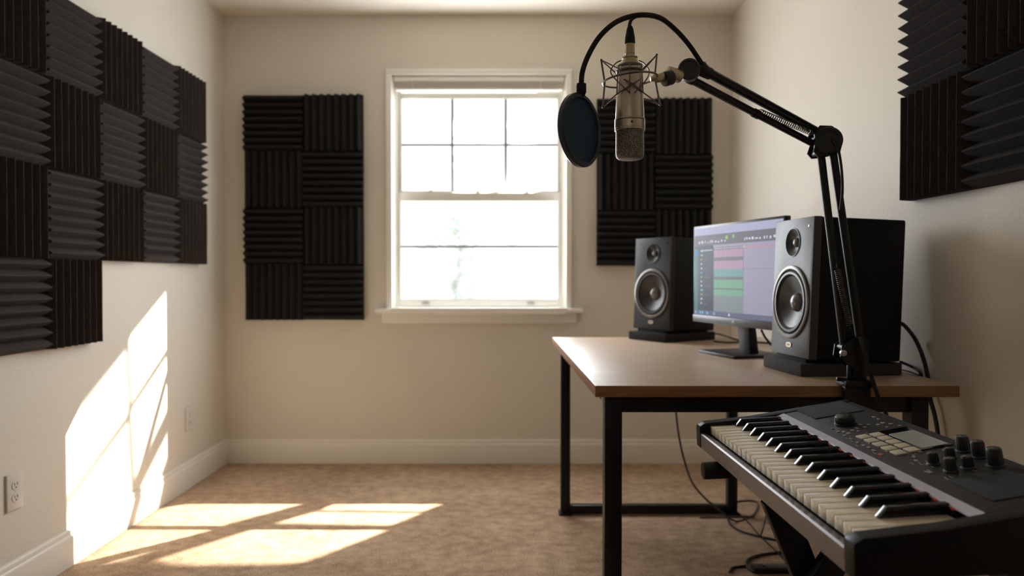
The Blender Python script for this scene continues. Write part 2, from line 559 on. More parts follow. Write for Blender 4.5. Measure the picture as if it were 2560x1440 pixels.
for k in range(420):
    a = rnd.uniform(0, 6.28); rr = abs(rnd.gauss(0, 0.48)); h = rnd.uniform(0.0, 2.0)
    p = Vector((-0.68 + rr * math.cos(a), 8.8 + rr * math.sin(a) * 0.8, h))
    s = rnd.uniform(0.05, 0.11)
    F = Matrix.Rotation(rnd.uniform(0, 6.28), 3, Vector((rnd.uniform(-1, 1), rnd.uniform(-1, 1), rnd.uniform(-1, 1))).normalized())
    q = [F @ Vector(v) * s for v in ((-0.4, -1, 0), (0.4, -1, 0.1), (0.5, 0.5, 0), (0, 1.2, -0.1))]
    bm.faces.new([bm.verts.new(p + v) for v in q])
obj('foliage', bm, mat('leaf_overexposed', (0.80, 0.82, 0.74), 0.6, noise=0.1, nscale=5), tree, smooth=0)  # leaf colour whitened to imitate overexposed haze

# ================================================================== FOAM TILES
def foam_mesh(name, w, h, upright, depth=0.050, base=0.016, ridges=8):
    """local frame: x across, y up, z off the wall; origin at tile centre"""
    bm = new()
    span = w if upright else h
    run = h if upright else w
    p = span / ridges
    prof = [(-span / 2, 0.0)]
    for k in range(ridges):
        s0 = -span / 2 + k * p
        prof += [(s0, base), (s0 + p * 0.30, base + (depth - base) * 0.64), (s0 + p * 0.47, depth), (s0 + p * 0.53, depth), (s0 + p * 0.70, base + (depth - base) * 0.64)]
    prof += [(span / 2, base), (span / 2, 0.0)]
    SEG = 6
    rows = []
    for i in range(SEG + 1):
        t = -run / 2 + run * i / SEG
        row = []
        for a, z in prof:
            j = rnd.uniform(-0.0006, 0.0006) if 0 < z else 0
            row.append(bm.verts.new((a, t, z + j) if upright else (t, a, z + j)))
        rows.append(row)
    n = len(prof)
    for r0, r1 in zip(rows, rows[1:]):
        for i in range(n):
            j = (i + 1) % n
            bm.faces.new((r0[i], r0[j], r1[j], r1[i]))
    bm.faces.new(rows[0]); bm.faces.new(rows[-1])
    bmesh.ops.recalc_face_normals(bm, faces=bm.faces)
    me = bpy.data.meshes.new(name)
    bm.to_mesh(me); bm.free()
    for q in me.polygons:
        q.use_smooth = True
    me.set_sharp_from_angle(angle=R(20))
    return me

TM = {}
def tile(c, u, n, w, h, upright, label, group, m, key):
    """c centre on the wall surface, u across direction, n wall normal"""
    k = (key, upright)
    if k not in TM:
        TM[k] = foam_mesh('foam_tile', w - 0.0012, h - 0.0012, upright)
        TM[k].materials.append(m)
    o = bpy.data.objects.new('foam_tile', TM[k])
    COL.objects.link(o)
    u, n = Vector(u), Vector(n)
    M = Matrix((u, Vector((0, 0, 1)), n)).transposed().to_4x4()
    M = M @ Matrix.Rotation(R(rnd.uniform(-0.25, 0.25)), 4, 'Z')
    M.translation = Vector(c) + n * 0.0008
    o.matrix_world = M
    tag(o, label, 'foam tile', group)

RO = ('top row', 'second row', 'third row', 'bottom row')
ORD = ('beside the window corner', 'second from the window corner', 'third from the window corner', 'fourth from the window corner', 'fifth from the window corner')
YR = 3.583; T = 0.305
for ci in range(5):
    for ri in range(4 if ci >= 3 else 3):
        upright = (ci + ri) % 2 == 0
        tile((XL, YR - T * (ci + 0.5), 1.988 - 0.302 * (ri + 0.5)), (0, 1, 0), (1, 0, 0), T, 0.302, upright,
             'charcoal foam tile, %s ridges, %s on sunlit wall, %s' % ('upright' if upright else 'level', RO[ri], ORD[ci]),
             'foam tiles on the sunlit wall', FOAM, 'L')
RB = ('top row', 'second row', 'third row', 'bottom row')
for ci in range(2):
    for ri in range(4):
        upright = (ci + ri) % 2 == 1
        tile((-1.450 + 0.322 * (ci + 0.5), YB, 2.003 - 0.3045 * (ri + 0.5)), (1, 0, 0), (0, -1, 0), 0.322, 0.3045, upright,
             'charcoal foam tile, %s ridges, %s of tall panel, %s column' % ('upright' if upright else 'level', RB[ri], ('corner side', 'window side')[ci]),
             'foam tiles in the tall panel beside the window', FOAM_SHADED, 'B')
for ci in range(2):
    for ri in range(3):
        upright = (ci + ri) % 2 == 1
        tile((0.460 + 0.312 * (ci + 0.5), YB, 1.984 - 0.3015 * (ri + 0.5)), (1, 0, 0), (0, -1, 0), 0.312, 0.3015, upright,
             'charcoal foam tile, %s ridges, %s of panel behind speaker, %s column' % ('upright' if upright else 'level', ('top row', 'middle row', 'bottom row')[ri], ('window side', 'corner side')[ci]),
             'foam tiles in the panel behind the microphone', FOAM_SHADED, 'C')
for ci in range(2):
    for ri in range(2):
        upright = (ci + ri) % 2 == 1
        tile((XR, 2.136 - T * (ci + 0.5), 1.853 - 0.303 * (ri + 0.5)), (0, -1, 0), (-1, 0, 0), T, 0.303, upright,
             'charcoal foam tile, %s ridges, %s above desk, %s' % ('upright' if upright else 'level', ('upper row', 'lower row')[ri], ('nearer the window', 'farther from the window')[ci]),
             'foam tiles above the desk', FOAM_HALF_SHADED, 'R')

# ================================================================== WALL OUTLETS
def outlet(y, z, label, w=0.074, h=0.116):
    t = thing('wall_outlet', label, 'outlet', (XL, y, z), group='wall outlets')
    bm = new(); box(bm, (XL + 0.0035, y, z), (0.007, w, h), bevel=0.002)
    obj('cover_plate', bm, mat('outlet_plastic', (0.66, 0.63, 0.58), 0.35, noise=0.01), t)
    for s in (1, -1):
        bm = new()
        zz = z + s * 0.0195
        prof = [(0.0165 * math.cos(a), 0.0145 * math.sin(a)) for a in [2 * math.pi * i / 24 for i in range(24)]]
        M = Matrix(((0, 0, 1, XL + 0.0071), (1, 0, 0, y), (0, 1, 0, zz), (0, 0, 0, 1)))
        prism(bm, prof, M, 0.0016)
        rc = obj('receptacle', bm, mat('outlet_plastic', (0.66, 0.63, 0.58)), t)
        bm = new()
        for dy in (-0.006, 0.006):
            box(bm, (XL + 0.0089, y + dy, zz + 0.003), (0.0006, 0.0022, 0.008))
        cyl(bm, (XL + 0.0087, y, zz - 0.007), (XL + 0.0093, y, zz - 0.007), 0.0024, seg=12)
        obj('socket_slot', bm, mat('slot_dark', (0.03, 0.025, 0.02), 0.8, noise=0.1), rc)
    bm = new(); cyl(bm, (XL + 0.0066, y, z), (XL + 0.0082, y, z), 0.003, seg=12)
    obj('screw', bm, mat('outlet_plastic', (0.66, 0.63, 0.58)), t)
outlet(2.238, 0.347, 'white wall outlet on sunlit wall, larger one nearest the camera')
outlet(3.455, 0.333, 'cream wall outlet on sunlit wall near the window corner')

# ================================================================== DESK
ZT = 0.740
desk = thing('desk', 'wood topped desk on a black steel frame against the wall', 'desk', (0.68, 2.55, 0))
FL, FR, BR, BL_ = Vector((0.2150, 1.845, 0)), Vector((1.160, 1.845, 0)), Vector((1.160, 3.31, 0)), Vector((0.187, 3.31, 0))
bm = new()
hexa(bm, [p + Vector((0, 0, ZT - 0.030)) for p in (FL, FR, BR, BL_)] + [p + Vector((0, 0, ZT)) for p in (FL, FR, BR, BL_)], bevel=0.0025)
bm.faces.ensure_lookup_table()
for f in bm.faces:
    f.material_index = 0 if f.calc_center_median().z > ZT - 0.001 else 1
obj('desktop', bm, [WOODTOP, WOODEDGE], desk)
LEGS = {'fl': (0.2675, 1.900), 'fr': (1.0760, 1.900), 'bl': (0.2290, 3.060), 'br': (0.9450, 3.060)}
for k, (x, y) in LEGS.items():
    s = 0.046 if k[0] == 'f' else 0.040
    bm = new(); box(bm, (x, y, 0.006 + (ZT - 0.030 - 0.006) / 2), (s, s, ZT - 0.036), bevel=0.002)
    lg = obj('leg', bm, BLKMET, desk)
    bm = new(); box(bm, (x, y, 0.005), (s + 0.018, s + 0.018, 0.010), bevel=0.003)
    obj('foot_pad', bm, RUBBER, lg)

def rail(name, a, b, w, h, z):
    a, b = Vector((*a, z)), Vector((*b, z))
    d = b - a
    bm = new()
    box(bm, (a + b) / 2, (d.length, w, h), rot=Matrix.Rotation(math.atan2(d.y, d.x), 3, 'Z'), bevel=0.002)
    obj(name, bm, BLKMET, desk)
rail('apron', (0.29, 1.900), (1.053, 1.900), 0.030, 0.047, 0.6865)
rail('apron', (0.25, 3.060), (0.925, 3.060), 0.030, 0.040, 0.690)
rail('side_rail', (0.2665, 1.923), (0.2300, 3.040), 0.024, 0.036, 0.692)
rail('side_rail', (1.0750, 1.923), (0.9470, 3.040), 0.024, 0.036, 0.692)
rail('stretcher', (0.249, 3.060), (0.925, 3.060), 0.034, 0.034, 0.024)
rail('stretcher', (0.29, 1.900), (1.053, 1.900), 0.034, 0.034, 0.024)
bm = new()
prism(bm, [(0, 0), (0.055, 0), (0, -0.055)], Matrix(((0, 0, 1, 0.2455), (1, 0, 0, 1.924), (0, 1, 0, 0.7095), (0, 0, 0, 1))), 0.003)
obj('gusset', bm, mat('grey_steel', (0.28, 0.28, 0.29), 0.4, metal=0.6, noise=0.05), desk)

# ================================================================== SPEAKERS
BAFFLE_LIT = mat('speaker_baffle_lit', (0.050, 0.048, 0.050), 0.46, spec=0.45, noise=0.08, nscale=60)  # grey lifted to carry the window sheen on the near speaker
CABINET = mat('speaker_cabinet', (0.005, 0.005, 0.0055), 0.55, spec=0.22, noise=0.15, nscale=100)
SURR = mat('speaker_surround', (0.012, 0.012, 0.013), 0.38, spec=0.5, noise=0.1)
CONE = mat('speaker_cone', (0.030, 0.023, 0.018), 0.42, spec=0.4, noise=0.12, nscale=25)
RING = mat('speaker_ring', (0.17, 0.155, 0.135), 0.36, metal=0.55, noise=0.05)
CAPM = mat('dust_cap', (0.12, 0.11, 0.10), 0.28, spec=0.6, noise=0.05)
BADGE = mat('badge_metal', (0.62, 0.55, 0.42), 0.35, metal=0.6, noise=0.05)
SW, SH, SD = 0.228, 0.402, 0.275

def rotz(alpha):
    return Matrix.Rotation(-(math.pi / 2 - R(alpha)), 3, 'Z')

def speaker(corner, alpha, zb, label, tilt=2.0, baffle=BAFFLE_LIT):
    """corner: near front bottom corner (x,y); local x across, -y is the front, z up"""
    Rz = rotz(alpha)
    ctr = Vector((corner[0], corner[1], zb)) - Rz @ Vector((SW / 2, 0, 0))
    t = thing('studio_speaker', label, 'speaker', ctr, Rz @ Matrix.Rotation(R(-tilt), 3, 'X'), 'studio speakers on the desk')
    bm = new(); box(bm, (0, SD / 2 + 0.012, SH / 2), (SW - 0.002, SD - 0.024, SH - 0.001), bevel=0.006, seg=3)
    obj('cabinet', bm, CABINET, t, local=True)
    zw, zt = 0.158, 0.333
    bm = new()
    es = []
    def ring(pts):
        vs = [bm.verts.new(p) for p in pts]
        es.extend(bm.edges.new((p, q)) for p, q in zip(vs, vs[1:] + vs[:1]))
        return vs
    c_ = 0.004
    inner = ring([(-SW / 2 + c_, 0, c_), (SW / 2 - c_, 0, c_), (SW / 2 - c_, 0, SH - c_), (-SW / 2 + c_, 0, SH - c_)])
    hole = [ring([(r_ * math.cos(2 * math.pi * i / 64), 0, z_ + r_ * math.sin(2 * math.pi * i / 64)) for i in range(64)]) for r_, z_ in ((0.0955, zw), (0.0400, zt))]
    bmesh.ops.triangle_fill(bm, edges=es, use_beauty=True, use_dissolve=False, normal=(0, -1, 0))
    prev = inner
    for y_, d_ in ((0.0012, 0.0012), (0.004, 0.0), (0.024, 0.0)):
        cur = [bm.verts.new(p) for p in ((-SW / 2 + d_, y_, d_), (SW / 2 - d_, y_, d_), (SW / 2 - d_, y_, SH - d_), (-SW / 2 + d_, y_, SH - d_))]
        for i in range(4):
            bm.faces.new((prev[i], prev[(i + 1) % 4], cur[(i + 1) % 4], cur[i]))
        prev = cur
    for h_ in hole:
        cur = [bm.verts.new((v.co.x, 0.022, v.co.z)) for v in h_]
        for i in range(64):
            bm.faces.new((h_[i], h_[(i + 1) % 64], cur[(i + 1) % 64], cur[i]))
    bmesh.ops.recalc_face_normals(bm, faces=bm.faces)
    bf = obj('front_baffle', bm, baffle, t, local=True)
    fr = (0, -1, 0)
    bm = new()
    lathe(bm, [(0.107, 0.0), (0.107, 0.004), (0.104, 0.006), (0.098, 0.006), (0.095, 0.003), (0.0945, -0.004)], (0, 0, zw), fr, 64, cap=False)
    wf = obj('woofer_ring', bm, RING, t, local=True)
    bm = new()
    lathe(bm, [(0.0952, -0.004), (0.093, 0.002), (0.088, 0.006), (0.082, 0.006), (0.078, 0.001), (0.076, -0.003)], (0, 0, zw), fr, 64, cap=False)
    obj('surround', bm, SURR, wf, local=True)
    bm = new()
    lathe(bm, [(0.0768, -0.0030), (0.0755, -0.001), (0.073, -0.002), (0.060, -0.008), (0.045, -0.014), (0.030, -0.0195), (0.020, -0.0215), (0, -0.0215)], (0, 0, zw), fr, 64, cap=False)
    obj('cone', bm, CONE, wf, local=True)
    bm = new()
    lathe(bm, [(0.0285, -0.0200), (0.027, -0.016), (0.022, -0.0100), (0.015, -0.0058), (0.008, -0.0038), (0, -0.0032)], (0, 0, zw), fr, 40, cap=False)
    obj('dust_cap', bm, CAPM, wf, local=True)
    bm = new()
    lathe(bm, [(0.043, 0.0), (0.0425, 0.0022), (0.0405, 0.0024), (0.037, -0.001), (0.028, -0.008), (0.017, -0.013), (0, -0.0135)], (0, 0, zt), fr, 48, cap=False)
    tw = obj('tweeter', bm, SURR, t, local=True)
    bm = new()
    lathe(bm, [(0.0140, -0.0125), (0.0125, -0.0080), (0.009, -0.0045), (0.004, -0.0028), (0, -0.0025)], (0, 0, zt), fr, 32, cap=False)
    obj('tweeter_dome', bm, CAPM, tw, local=True)
    bm = new()
    prof = [(0.015 * math.copysign(abs(math.cos(a)) ** 0.7, math.cos(a)), 0.0072 * math.copysign(abs(math.sin(a)) ** 0.7, math.sin(a))) for a in [2 * math.pi * i / 28 for i in range(28)]]
    M = Matrix(((1, 0, 0, 0), (0, 0, -1, 0.0), (0, 1, 0, 0.032), (0, 0, 0, 1)))
    prism(bm, prof, M, 0.0022)
    bd = obj('badge', bm, BADGE, t, local=True)
    bm = new()
    for dx in (-0.005, 0.004):
        box(bm, (dx, -0.0024, 0.032), (0.005, 0.0006, 0.006), bevel=0.0002)
    obj('badge_mark', bm, BLKPL, bd, local=True)
    bm = new()
    cyl(bm, (0.088, 0.0005, 0.376), (0.088, -0.001, 0.376), 0.0035, seg=14)
    obj('indicator_light', bm, BLKGL, t, local=True)
    return t, ctr, Rz

def pad(corner, alpha, label, w=0.232, d=0.305, h=0.036):
    Rz = rotz(alpha)
    ctr = Vector((corner[0], corner[1], ZT + 0.0004)) - Rz @ Vector((w / 2, 0, 0))
    t = thing('speaker_pad', label, 'speaker pad', ctr, Rz, 'foam pads under the speakers')
    bm = new(); box(bm, (0, d / 2, h / 2), (w, d, h), bevel=0.004)
    obj('pad_base', bm, FOAM_SHADED if alpha > 20 else mat('pad_foam_lit', (0.045, 0.045, 0.047), 0.9, spec=0.15, col2=(0.085, 0.085, 0.088), nscale=330, bump=0.4, bscale=500), t, local=True)  # near pad gets a lighter copy, as if catching window light
    bm = new()
    x = w / 2 - 0.028
    hexa(bm, [(-x, 0.03, h - 0.001), (x, 0.03, h - 0.001), (x, d - 0.02, h - 0.001), (-x, d - 0.02, h - 0.001),
              (-x, 0.03, h + 0.0125), (x, 0.03, h + 0.0125), (x, d - 0.02, h + 0.0045), (-x, d - 0.02, h + 0.0045)], bevel=0.001)
    obj('wedge_insert', bm, RUBBER, t, local=True)

NEAR_C, NEAR_A = (0.8275, 1.990), 6
FAR_C, FAR_A = (0.668, 3.030), 32
pad((0.811, 2.003), NEAR_A, 'foam pad in a window lit grey under the near speaker behind the boom arm')
pad((0.648, 3.020), FAR_A, 'black foam pad under the far speaker at the window end')
speaker(NEAR_C, NEAR_A, 0.790, 'black studio speaker with front greyed by painted sheen, near one behind the boom arm')
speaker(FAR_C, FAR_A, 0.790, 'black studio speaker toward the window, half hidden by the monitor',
        baffle=mat('speaker_baffle_shaded', (0.017, 0.0165, 0.017), 0.55, spec=0.25, noise=0.08, nscale=60))  # far baffle is a darkened copy, shade put into its colour

# ================================================================== MONITOR
MA = 15.5
Rm = rotz(MA)
mc = Vector((0.787, 2.530, ZT))
mon = thing('monitor', 'black computer monitor showing an audio editing program', 'monitor', mc, Rm)
MW, MH, MZ0 = 0.562, 0.369, 0.107
BEZ = mat('monitor_bezel', (0.022, 0.021, 0.023), 0.4, noise=0.08)
CHIN = mat('monitor_chin', (0.060, 0.058, 0.062), 0.4, noise=0.06)
bm = new()
box(bm, (0, 0.0115, MZ0 + MH / 2), (MW, 0.023, MH), bevel=0.003)
box(bm, (0, 0.034, MZ0 + MH * 0.42), (MW * 0.55, 0.026, MH * 0.55), bevel=0.01)
obj('housing', bm, BEZ, mon, local=True)
bm = new()
box(bm, (0, -0.001, MZ0 + 0.0135), (MW - 0.001, 0.004, 0.027), bevel=0.001)
ch = obj('chin', bm, CHIN, mon, local=True)
bm = new()
for dx in (-0.0045, 0.0045):
    box(bm, (dx, -0.0033, MZ0 + 0.0135), (0.0066, 0.0006, 0.0095), bevel=0.0002)
obj('maker_mark', bm, mat('mark_white', (0.55, 0.55, 0.52), 0.5, noise=0.02), ch, local=True)

def scr(name, c, s):
    return mat('screen_' + name, tuple(x * 0.05 for x in c), 0.42, spec=0.12, emit=c, estr=s * 0.50, noise=0.02)
SM = [scr('panel_lilac', (0.34, 0.325, 0.43), 0.72), scr('side_dark', (0.055, 0.068, 0.088), 0.75), scr('toolbar', (0.125, 0.112, 0.14), 0.8),
      scr('titlebar', (0.36, 0.36, 0.52), 0.8), scr('clip_pink', (0.40, 0.255, 0.34), 0.8), scr('clip_teal', (0.155, 0.30, 0.285), 0.85),
      scr('clip_green', (0.165, 0.345, 0.235), 0.85), scr('gap', (0.17, 0.165, 0.19), 0.75), scr('text', (0.55, 0.57, 0.62), 0.85),
      scr('blue', (0.03, 0.16, 0.36), 0.9), scr('lime', (0.22, 0.45, 0.05), 0.9), scr('taskbar', (0.12, 0.13, 0.20), 0.8),
      scr('panel_teal', (0.235, 0.27, 0.29), 0.72), scr('strip_teal', (0.07, 0.17, 0.21), 0.75), scr('icon', (0.20, 0.42, 0.55), 0.9)]
bm = new()
SX0, SX1, SZ0, SZ1 = -MW / 2 + 0.007, MW / 2 - 0.007, MZ0 + 0.028, MZ0 + MH - 0.009
sw_, sh_ = SX1 - SX0, SZ1 - SZ0
lay = [0]
def rect(u0, v0, u1, v1, mi, d):
    """u left to right, v top to bottom, 0..1 on the lit screen; d the stacking step"""
    y = -0.0006 - 0.00012 * d
    x0, x1 = SX0 + u0 * sw_, SX0 + u1 * sw_
    z0, z1 = SZ1 - v1 * sh_, SZ1 - v0 * sh_
    f = quad(bm, (x0, y, z0), (x1, y, z0), (x1, y, z1), (x0, y, z1), mi)
rect(0, 0, 1, 1, 0, 0)
rect(0.255, 0.52, 0.60, 0.945, 12, 1)
rect(0, 0.10, 0.255, 0.945, 1, 1)
rect(0, 0.0, 1, 0.10, 3, 1)
rect(0, 0.085, 1, 0.205, 2, 2)
rect(0.25, 0.205, 1, 0.232, 0, 2)
rect(0.25, 0.235, 0.60, 0.262, 2, 2)
rect(0.60, 0.235, 1, 0.262, 4, 2)
rect(0, 0.945, 1, 1, 11, 2)
rect(0.004, 0.24, 0.050, 0.945, 13, 2)
rect(0.008, 0.25, 0.055, 0.32, 9, 3)
for v0, v1, mi in ((0.262, 0.345, 4), (0.345, 0.385, 7), (0.385, 0.475, 4), (0.475, 0.56, 5), (0.56, 0.592, 7), (0.592, 0.685, 6), (0.685, 0.70, 7), (0.70, 0.765, 6)):
    rect(0.258, v0, 0.598, v1, mi, 3)
for u in (0.315, 0.37, 0.425, 0.485, 0.54):
    rect(u, 0.262, u + 0.0016, 0.765, 7, 4)
rect(0.60, 0.262, 0.6025, 0.945, 7, 3)
rect(0.60, 0.475, 1.0, 0.478, 7, 3)
rr_ = random.Random(11)
u = 0.06
while u < 0.97:
    w = rr_.uniform(0.008, 0.03)
    if not 0.40 < u < 0.58:
        rect(u, 0.155 + rr_.uniform(-0.008, 0.008), u + w, 0.172 + rr_.uniform(0, 0.01), 8, 4)
        if rr_.random() < 0.5:
            rect(u, 0.118, u + w * 0.7, 0.128, 7, 4)
    u += w + rr_.uniform(0.008, 0.03)
rect(0.40, 0.112, 0.425, 0.150, 10, 4); rect(0.48, 0.105, 0.50, 0.142, 10, 4)
u = 0.262
while u < 0.60:
    w = rr_.uniform(0.006, 0.02)
    rect(u, 0.243, u + w, 0.252, 8, 4)
    u += w + 0.006
for k in range(13):
    v = 0.255 + k * 0.05
    rect(0.088, v, 0.088 + rr_.uniform(0.012, 0.03), v + 0.016, (8, 14, 10, 8)[k % 4], 4)
    if k % 2 == 0:
        rect(0.135, v + 0.01, 0.135 + rr_.uniform(0.03, 0.09), v + 0.016, 7, 4)
rect(0.105, 0.255, 0.24, 0.263, 8, 4)
for k, u in enumerate((0.012, 0.045, 0.075, 0.105, 0.135, 0.165, 0.205, 0.255, 0.33, 0.39, 0.435)):
    rect(u, 0.958, u + 0.018, 0.985, (14, 9, 14, 14, 9, 14, 13, 14, 7, 7, 8)[k], 4)
for u in (0.80, 0.83, 0.87, 0.93):
    rect(u, 0.962, u + 0.022, 0.978, 7, 4)
obj('screen', bm, SM, mon, local=True, smooth=0, label='lit screen with pink and green track blocks')
bm = new()
hexa(bm, [(-0.033, 0.045, 0.008), (0.033, 0.045, 0.008), (0.033, 0.080, 0.008), (-0.033, 0.080, 0.008),
          (-0.038, 0.024, MZ0 + 0.10), (0.038, 0.024, MZ0 + 0.10), (0.038, 0.050, MZ0 + 0.10), (-0.038, 0.050, MZ0 + 0.10)], bevel=0.003)
obj('stand_neck', bm, BLKPL, mon, local=True)
bm = new()
box(bm, (-0.030, 0.045, 0.0055), (0.238, 0.205, 0.010), bevel=0.003)
obj('stand_base', bm, BLKPL, mon, local=True)

# ================================================================== BOOM ARM
YA = 1.83
arm = thing('boom_arm', 'black spring boom arm clamped to the front edge of the desk', 'microphone arm', at(2140, 960, YA))
def A(px, py, y=YA):
    return at(px, py, y)
cz = A(2140, 960).x
bm = new()                                          # C clamp gripping the desktop
box(bm, (cz, 1.835, ZT + 0.009), (0.074, 0.060, 0.016), bevel=0.003)
box(bm, (cz + 0.002, 1.832, 0.717), (0.066, 0.022, 0.052), bevel=0.003)
box(bm, (cz + 0.002, 1.838, 0.690), (0.060, 0.034, 0.014), bevel=0.003)
clamp = obj('clamp', bm, BLKMET, arm)
bm = new()
cyl(bm, (cz + 0.004, 1.838, 0.672), (cz + 0.004, 1.838, 0.7095), 0.006, seg=16)
cyl(bm, (cz - 0.02, 1.838, 0.670), (cz + 0.028, 1.838, 0.670), 0.004, seg=12)
obj('clamp_screw', bm, BLKMET, clamp)
bm = new()
cyl(bm, (cz - 0.048, 1.835, ZT + 0.019), (cz - 0.02, 1.835, ZT + 0.015), 0.005, seg=12, bev=0.001)
obj('clamp_pin', bm, BLKMET, clamp)
bm = new()
pz = A(2148, 955)
cyl(bm, (pz.x, 1.835, ZT + 0.016), (pz.x, 1.835, 0.835), 0.0195, seg=28, bev=0.002)
cyl(bm, (pz.x - 0.024, 1.832, ZT + 0.016), (pz.x - 0.024, 1.832, 0.795), 0.007, seg=14, bev=0.001)
obj('post', bm, BLKMET, arm)
bm = new()                                          # base bracket: two plates
for dy in (-0.020, 0.020):
    M = Matrix(((1, 0, 0, 0), (0, 0, -1, YA + 0.003 + dy), (0, 1, 0, 0), (0, 0, 0, 1)))
    poly = [A(2092, 890), A(2096, 862), A(2128, 842), A(2152, 838), A(2165, 862), A(2158, 905), A(2140, 925), A(2115, 912)]
    prism(bm, [(p.x, p.z) for p in poly], M, 0.003)
for p in ((2106, 868), (2146, 852)):
    q = A(*p)
    cyl(bm, (q.x, YA - 0.026, q.z), (q.x, YA + 0.026, q.z), 0.008, seg=18)
obj('base_bracket', bm, BLKMET, arm)
bm = new()
q = A(2097, 880)
cyl(bm, (q.x, YA - 0.030, q.z), (q.x, YA - 0.018, q.z), 0.008, seg=18, bev=0.002)
obj('bracket_screw', bm, mat('steel_screw', (0.45, 0.45, 0.45), 0.3, metal=0.9, noise=0.05), arm)
for a, b in (((2110, 868), (2052, 385)), ((2150, 852), (2081, 372))):
    bm = new(); cyl(bm, A(*a), A(*b), 0.0098, seg=18)
    obj('lower_arm_tube', bm, BLKMET, arm, label='lower arm tube')

def spring(name, a, b, r, turns, off=(0, 0, 0)):
    a, b = Vector(a) + Vector(off), Vector(b) + Vector(off)
    F = frame_of(b - a); L = (b - a).length
    pts = [a, a + F @ Vector((0, 0, 0.012))]
    N = turns * 10
    for i in range(N + 1):
        t = i / N
        pts.append(a + F @ Vector((r * math.cos(2 * math.pi * turns * t), r * math.sin(2 * math.pi * turns * t), 0.014 + (L - 0.028) * t)))
    pts += [a + F @ Vector((0, 0, L - 0.012)), b]
    bm = new(); tube(bm, pts, 0.0011, 5, smooth=False)
    return obj(name, bm, mat('spring_steel', (0.09, 0.085, 0.08), 0.35, metal=0.8, noise=0.05), arm)
spring('spring', A(2083, 660), A(2119, 826), 0.0075, 30, (0, -0.017, 0))
YE, YW = YA, 1.50
E0, W0 = A(2060, 354), at(1720, 181, YW)
adir = (W0 - E0).normalized()
side = Vector((0.62, -0.78, 0)).normalized()
def joint(name, c, n, r, th, parent):
    bm = new()
    c = Vector(c); n = Vector(n).normalized()
    lathe(bm, [(r * 0.55, 0), (r * 0.9, 0.0), (r, 0.003), (r, th - 0.003), (r * 0.9, th), (r * 0.72, th), (r * 0.70, th - 0.002), (r * 0.55, th - 0.002)], c - n * th / 2, n, 40)
    return obj(name, bm, BLKPL, parent)
jn = Vector((-0.25, -1, 0.0))
joint('elbow_knob', A(2062, 356) + Vector((0, -0.016, 0)), jn, 0.0345, 0.030, arm)
bm = new()
for dy in (-0.020, 0.017):
    M = Matrix(((1, 0, 0, 0), (0, 0, -1, YA + dy), (0, 1, 0, 0), (0, 0, 0, 1)))
    poly = [A(2026, 338), A(2040, 318), A(2070, 319), A(2092, 335), A(2097, 360), A(2090, 385), A(2065, 392), A(2035, 395), A(2024, 382), A(2030, 362)]
    prism(bm, [(p.x, p.z) for p in poly], M, 0.003)
for p in ((2040, 383), (2078, 372), (2036, 350), (2046, 330)):
    q = A(*p); cyl(bm, (q.x, YA - 0.022, q.z), (q.x, YA + 0.020, q.z), 0.0085, seg=16)
obj('elbow_bracket', bm, BLKMET, arm)
UT = ((A(2046, 331), at(1768, 180, YW + 0.04)), (A(2034, 360), at(1728, 199, YW + 0.015)))
for i, (a, b) in enumerate(UT):
    bm = new(); cyl(bm, a, b, 0.0105 if i == 0 else 0.0085, seg=18)
    obj('upper_arm_tube', bm, BLKMET, arm, label='upper arm tube')
def lerp(a, b, t):
    return Vector(a) * (1 - t) + Vector(b) * t
s0, s1 = lerp(*UT[1], 0.52) + Vector((0, -0.004, 0.007)), lerp(*UT[0], 0.05) + Vector((0, -0.004, -0.012))
spring('spring', s0, s1, 0.0060, 26)
bm = new()
q0, q1 = lerp(*UT[1], 0.50), lerp(*UT[1], 0.535)
cyl(bm, q0, q1, 0.0105, seg=16)
obj('spring_collar', bm, BLKMET, arm)
joint('wrist_knob', at(1719, 180, YW) + Vector((0, -0.012, 0)), jn, 0.0225, 0.026, arm)
bm = new()
for p0, p1, r in (((1705, 172), (1770, 178), 0.012), ((1716, 196), (1735, 204), 0.009), ((1745, 172), (1778, 186), 0.0125)):
    cyl(bm, at(*p0, YW + 0.012), at(*p1, YW + 0.02), r, seg=18, bev=0.003)
obj('wrist_bracket', bm, BLKMET, arm)

# ================================================================== MICROPHONE + SHOCK MOUNT
YM = 1.45
YP = 1.425
PXM = YM / FPX
mtop, mbot = at(1575.0, 110, YM), at(1574.5, 397, YM)
mic = thing('microphone', 'large champagne nickel studio microphone hanging grille down in its shock mount', 'microphone', at(1575, 250, YM))
MAX = (mbot - mtop).normalized()
def mp(py, t=0):
    return mtop + MAX * ((py - 110) * PXM)
def mlathe(name, prof, m, seg=56, parent=None, cap=True):
    bm = new()
    lathe(bm, [(r * PXM, (y - 110) * PXM) for r, y in prof], mtop, MAX, seg, cap=cap)
    return obj(name, bm, m, parent or mic)
mlathe('connector_collar', [(11.5, 110), (12.2, 111), (12.2, 134), (11.2, 135), (11.2, 142), (13, 143)], BRASS)
mlathe('neck', [(13, 142), (19, 143), (19, 145.5), (17.5, 147), (18.5, 150), (23, 166), (24.5, 167), (24.5, 170)], BRASS)
mlathe('body', [(24, 168), (29, 170), (30, 172), (30, 188), (31.2, 190), (36.3, 300), (36.3, 322)], NICKEL)
bd_ = mlathe('band', [(36.4, 296), (37.6, 297), (37.8, 299), (36.7, 300), (36.7, 301), (37.8, 302), (37.8, 319), (36.8, 320), (36.8, 321.5), (37.8, 322.5), (37.6, 325), (35.5, 326)], NICKEL, parent=mic, cap=False)
bm = new()
lathe(bm, [(36.75 * PXM, (300 - 110) * PXM), (36.75 * PXM, (301.6 - 110) * PXM)], mtop, MAX, 56, cap=False)
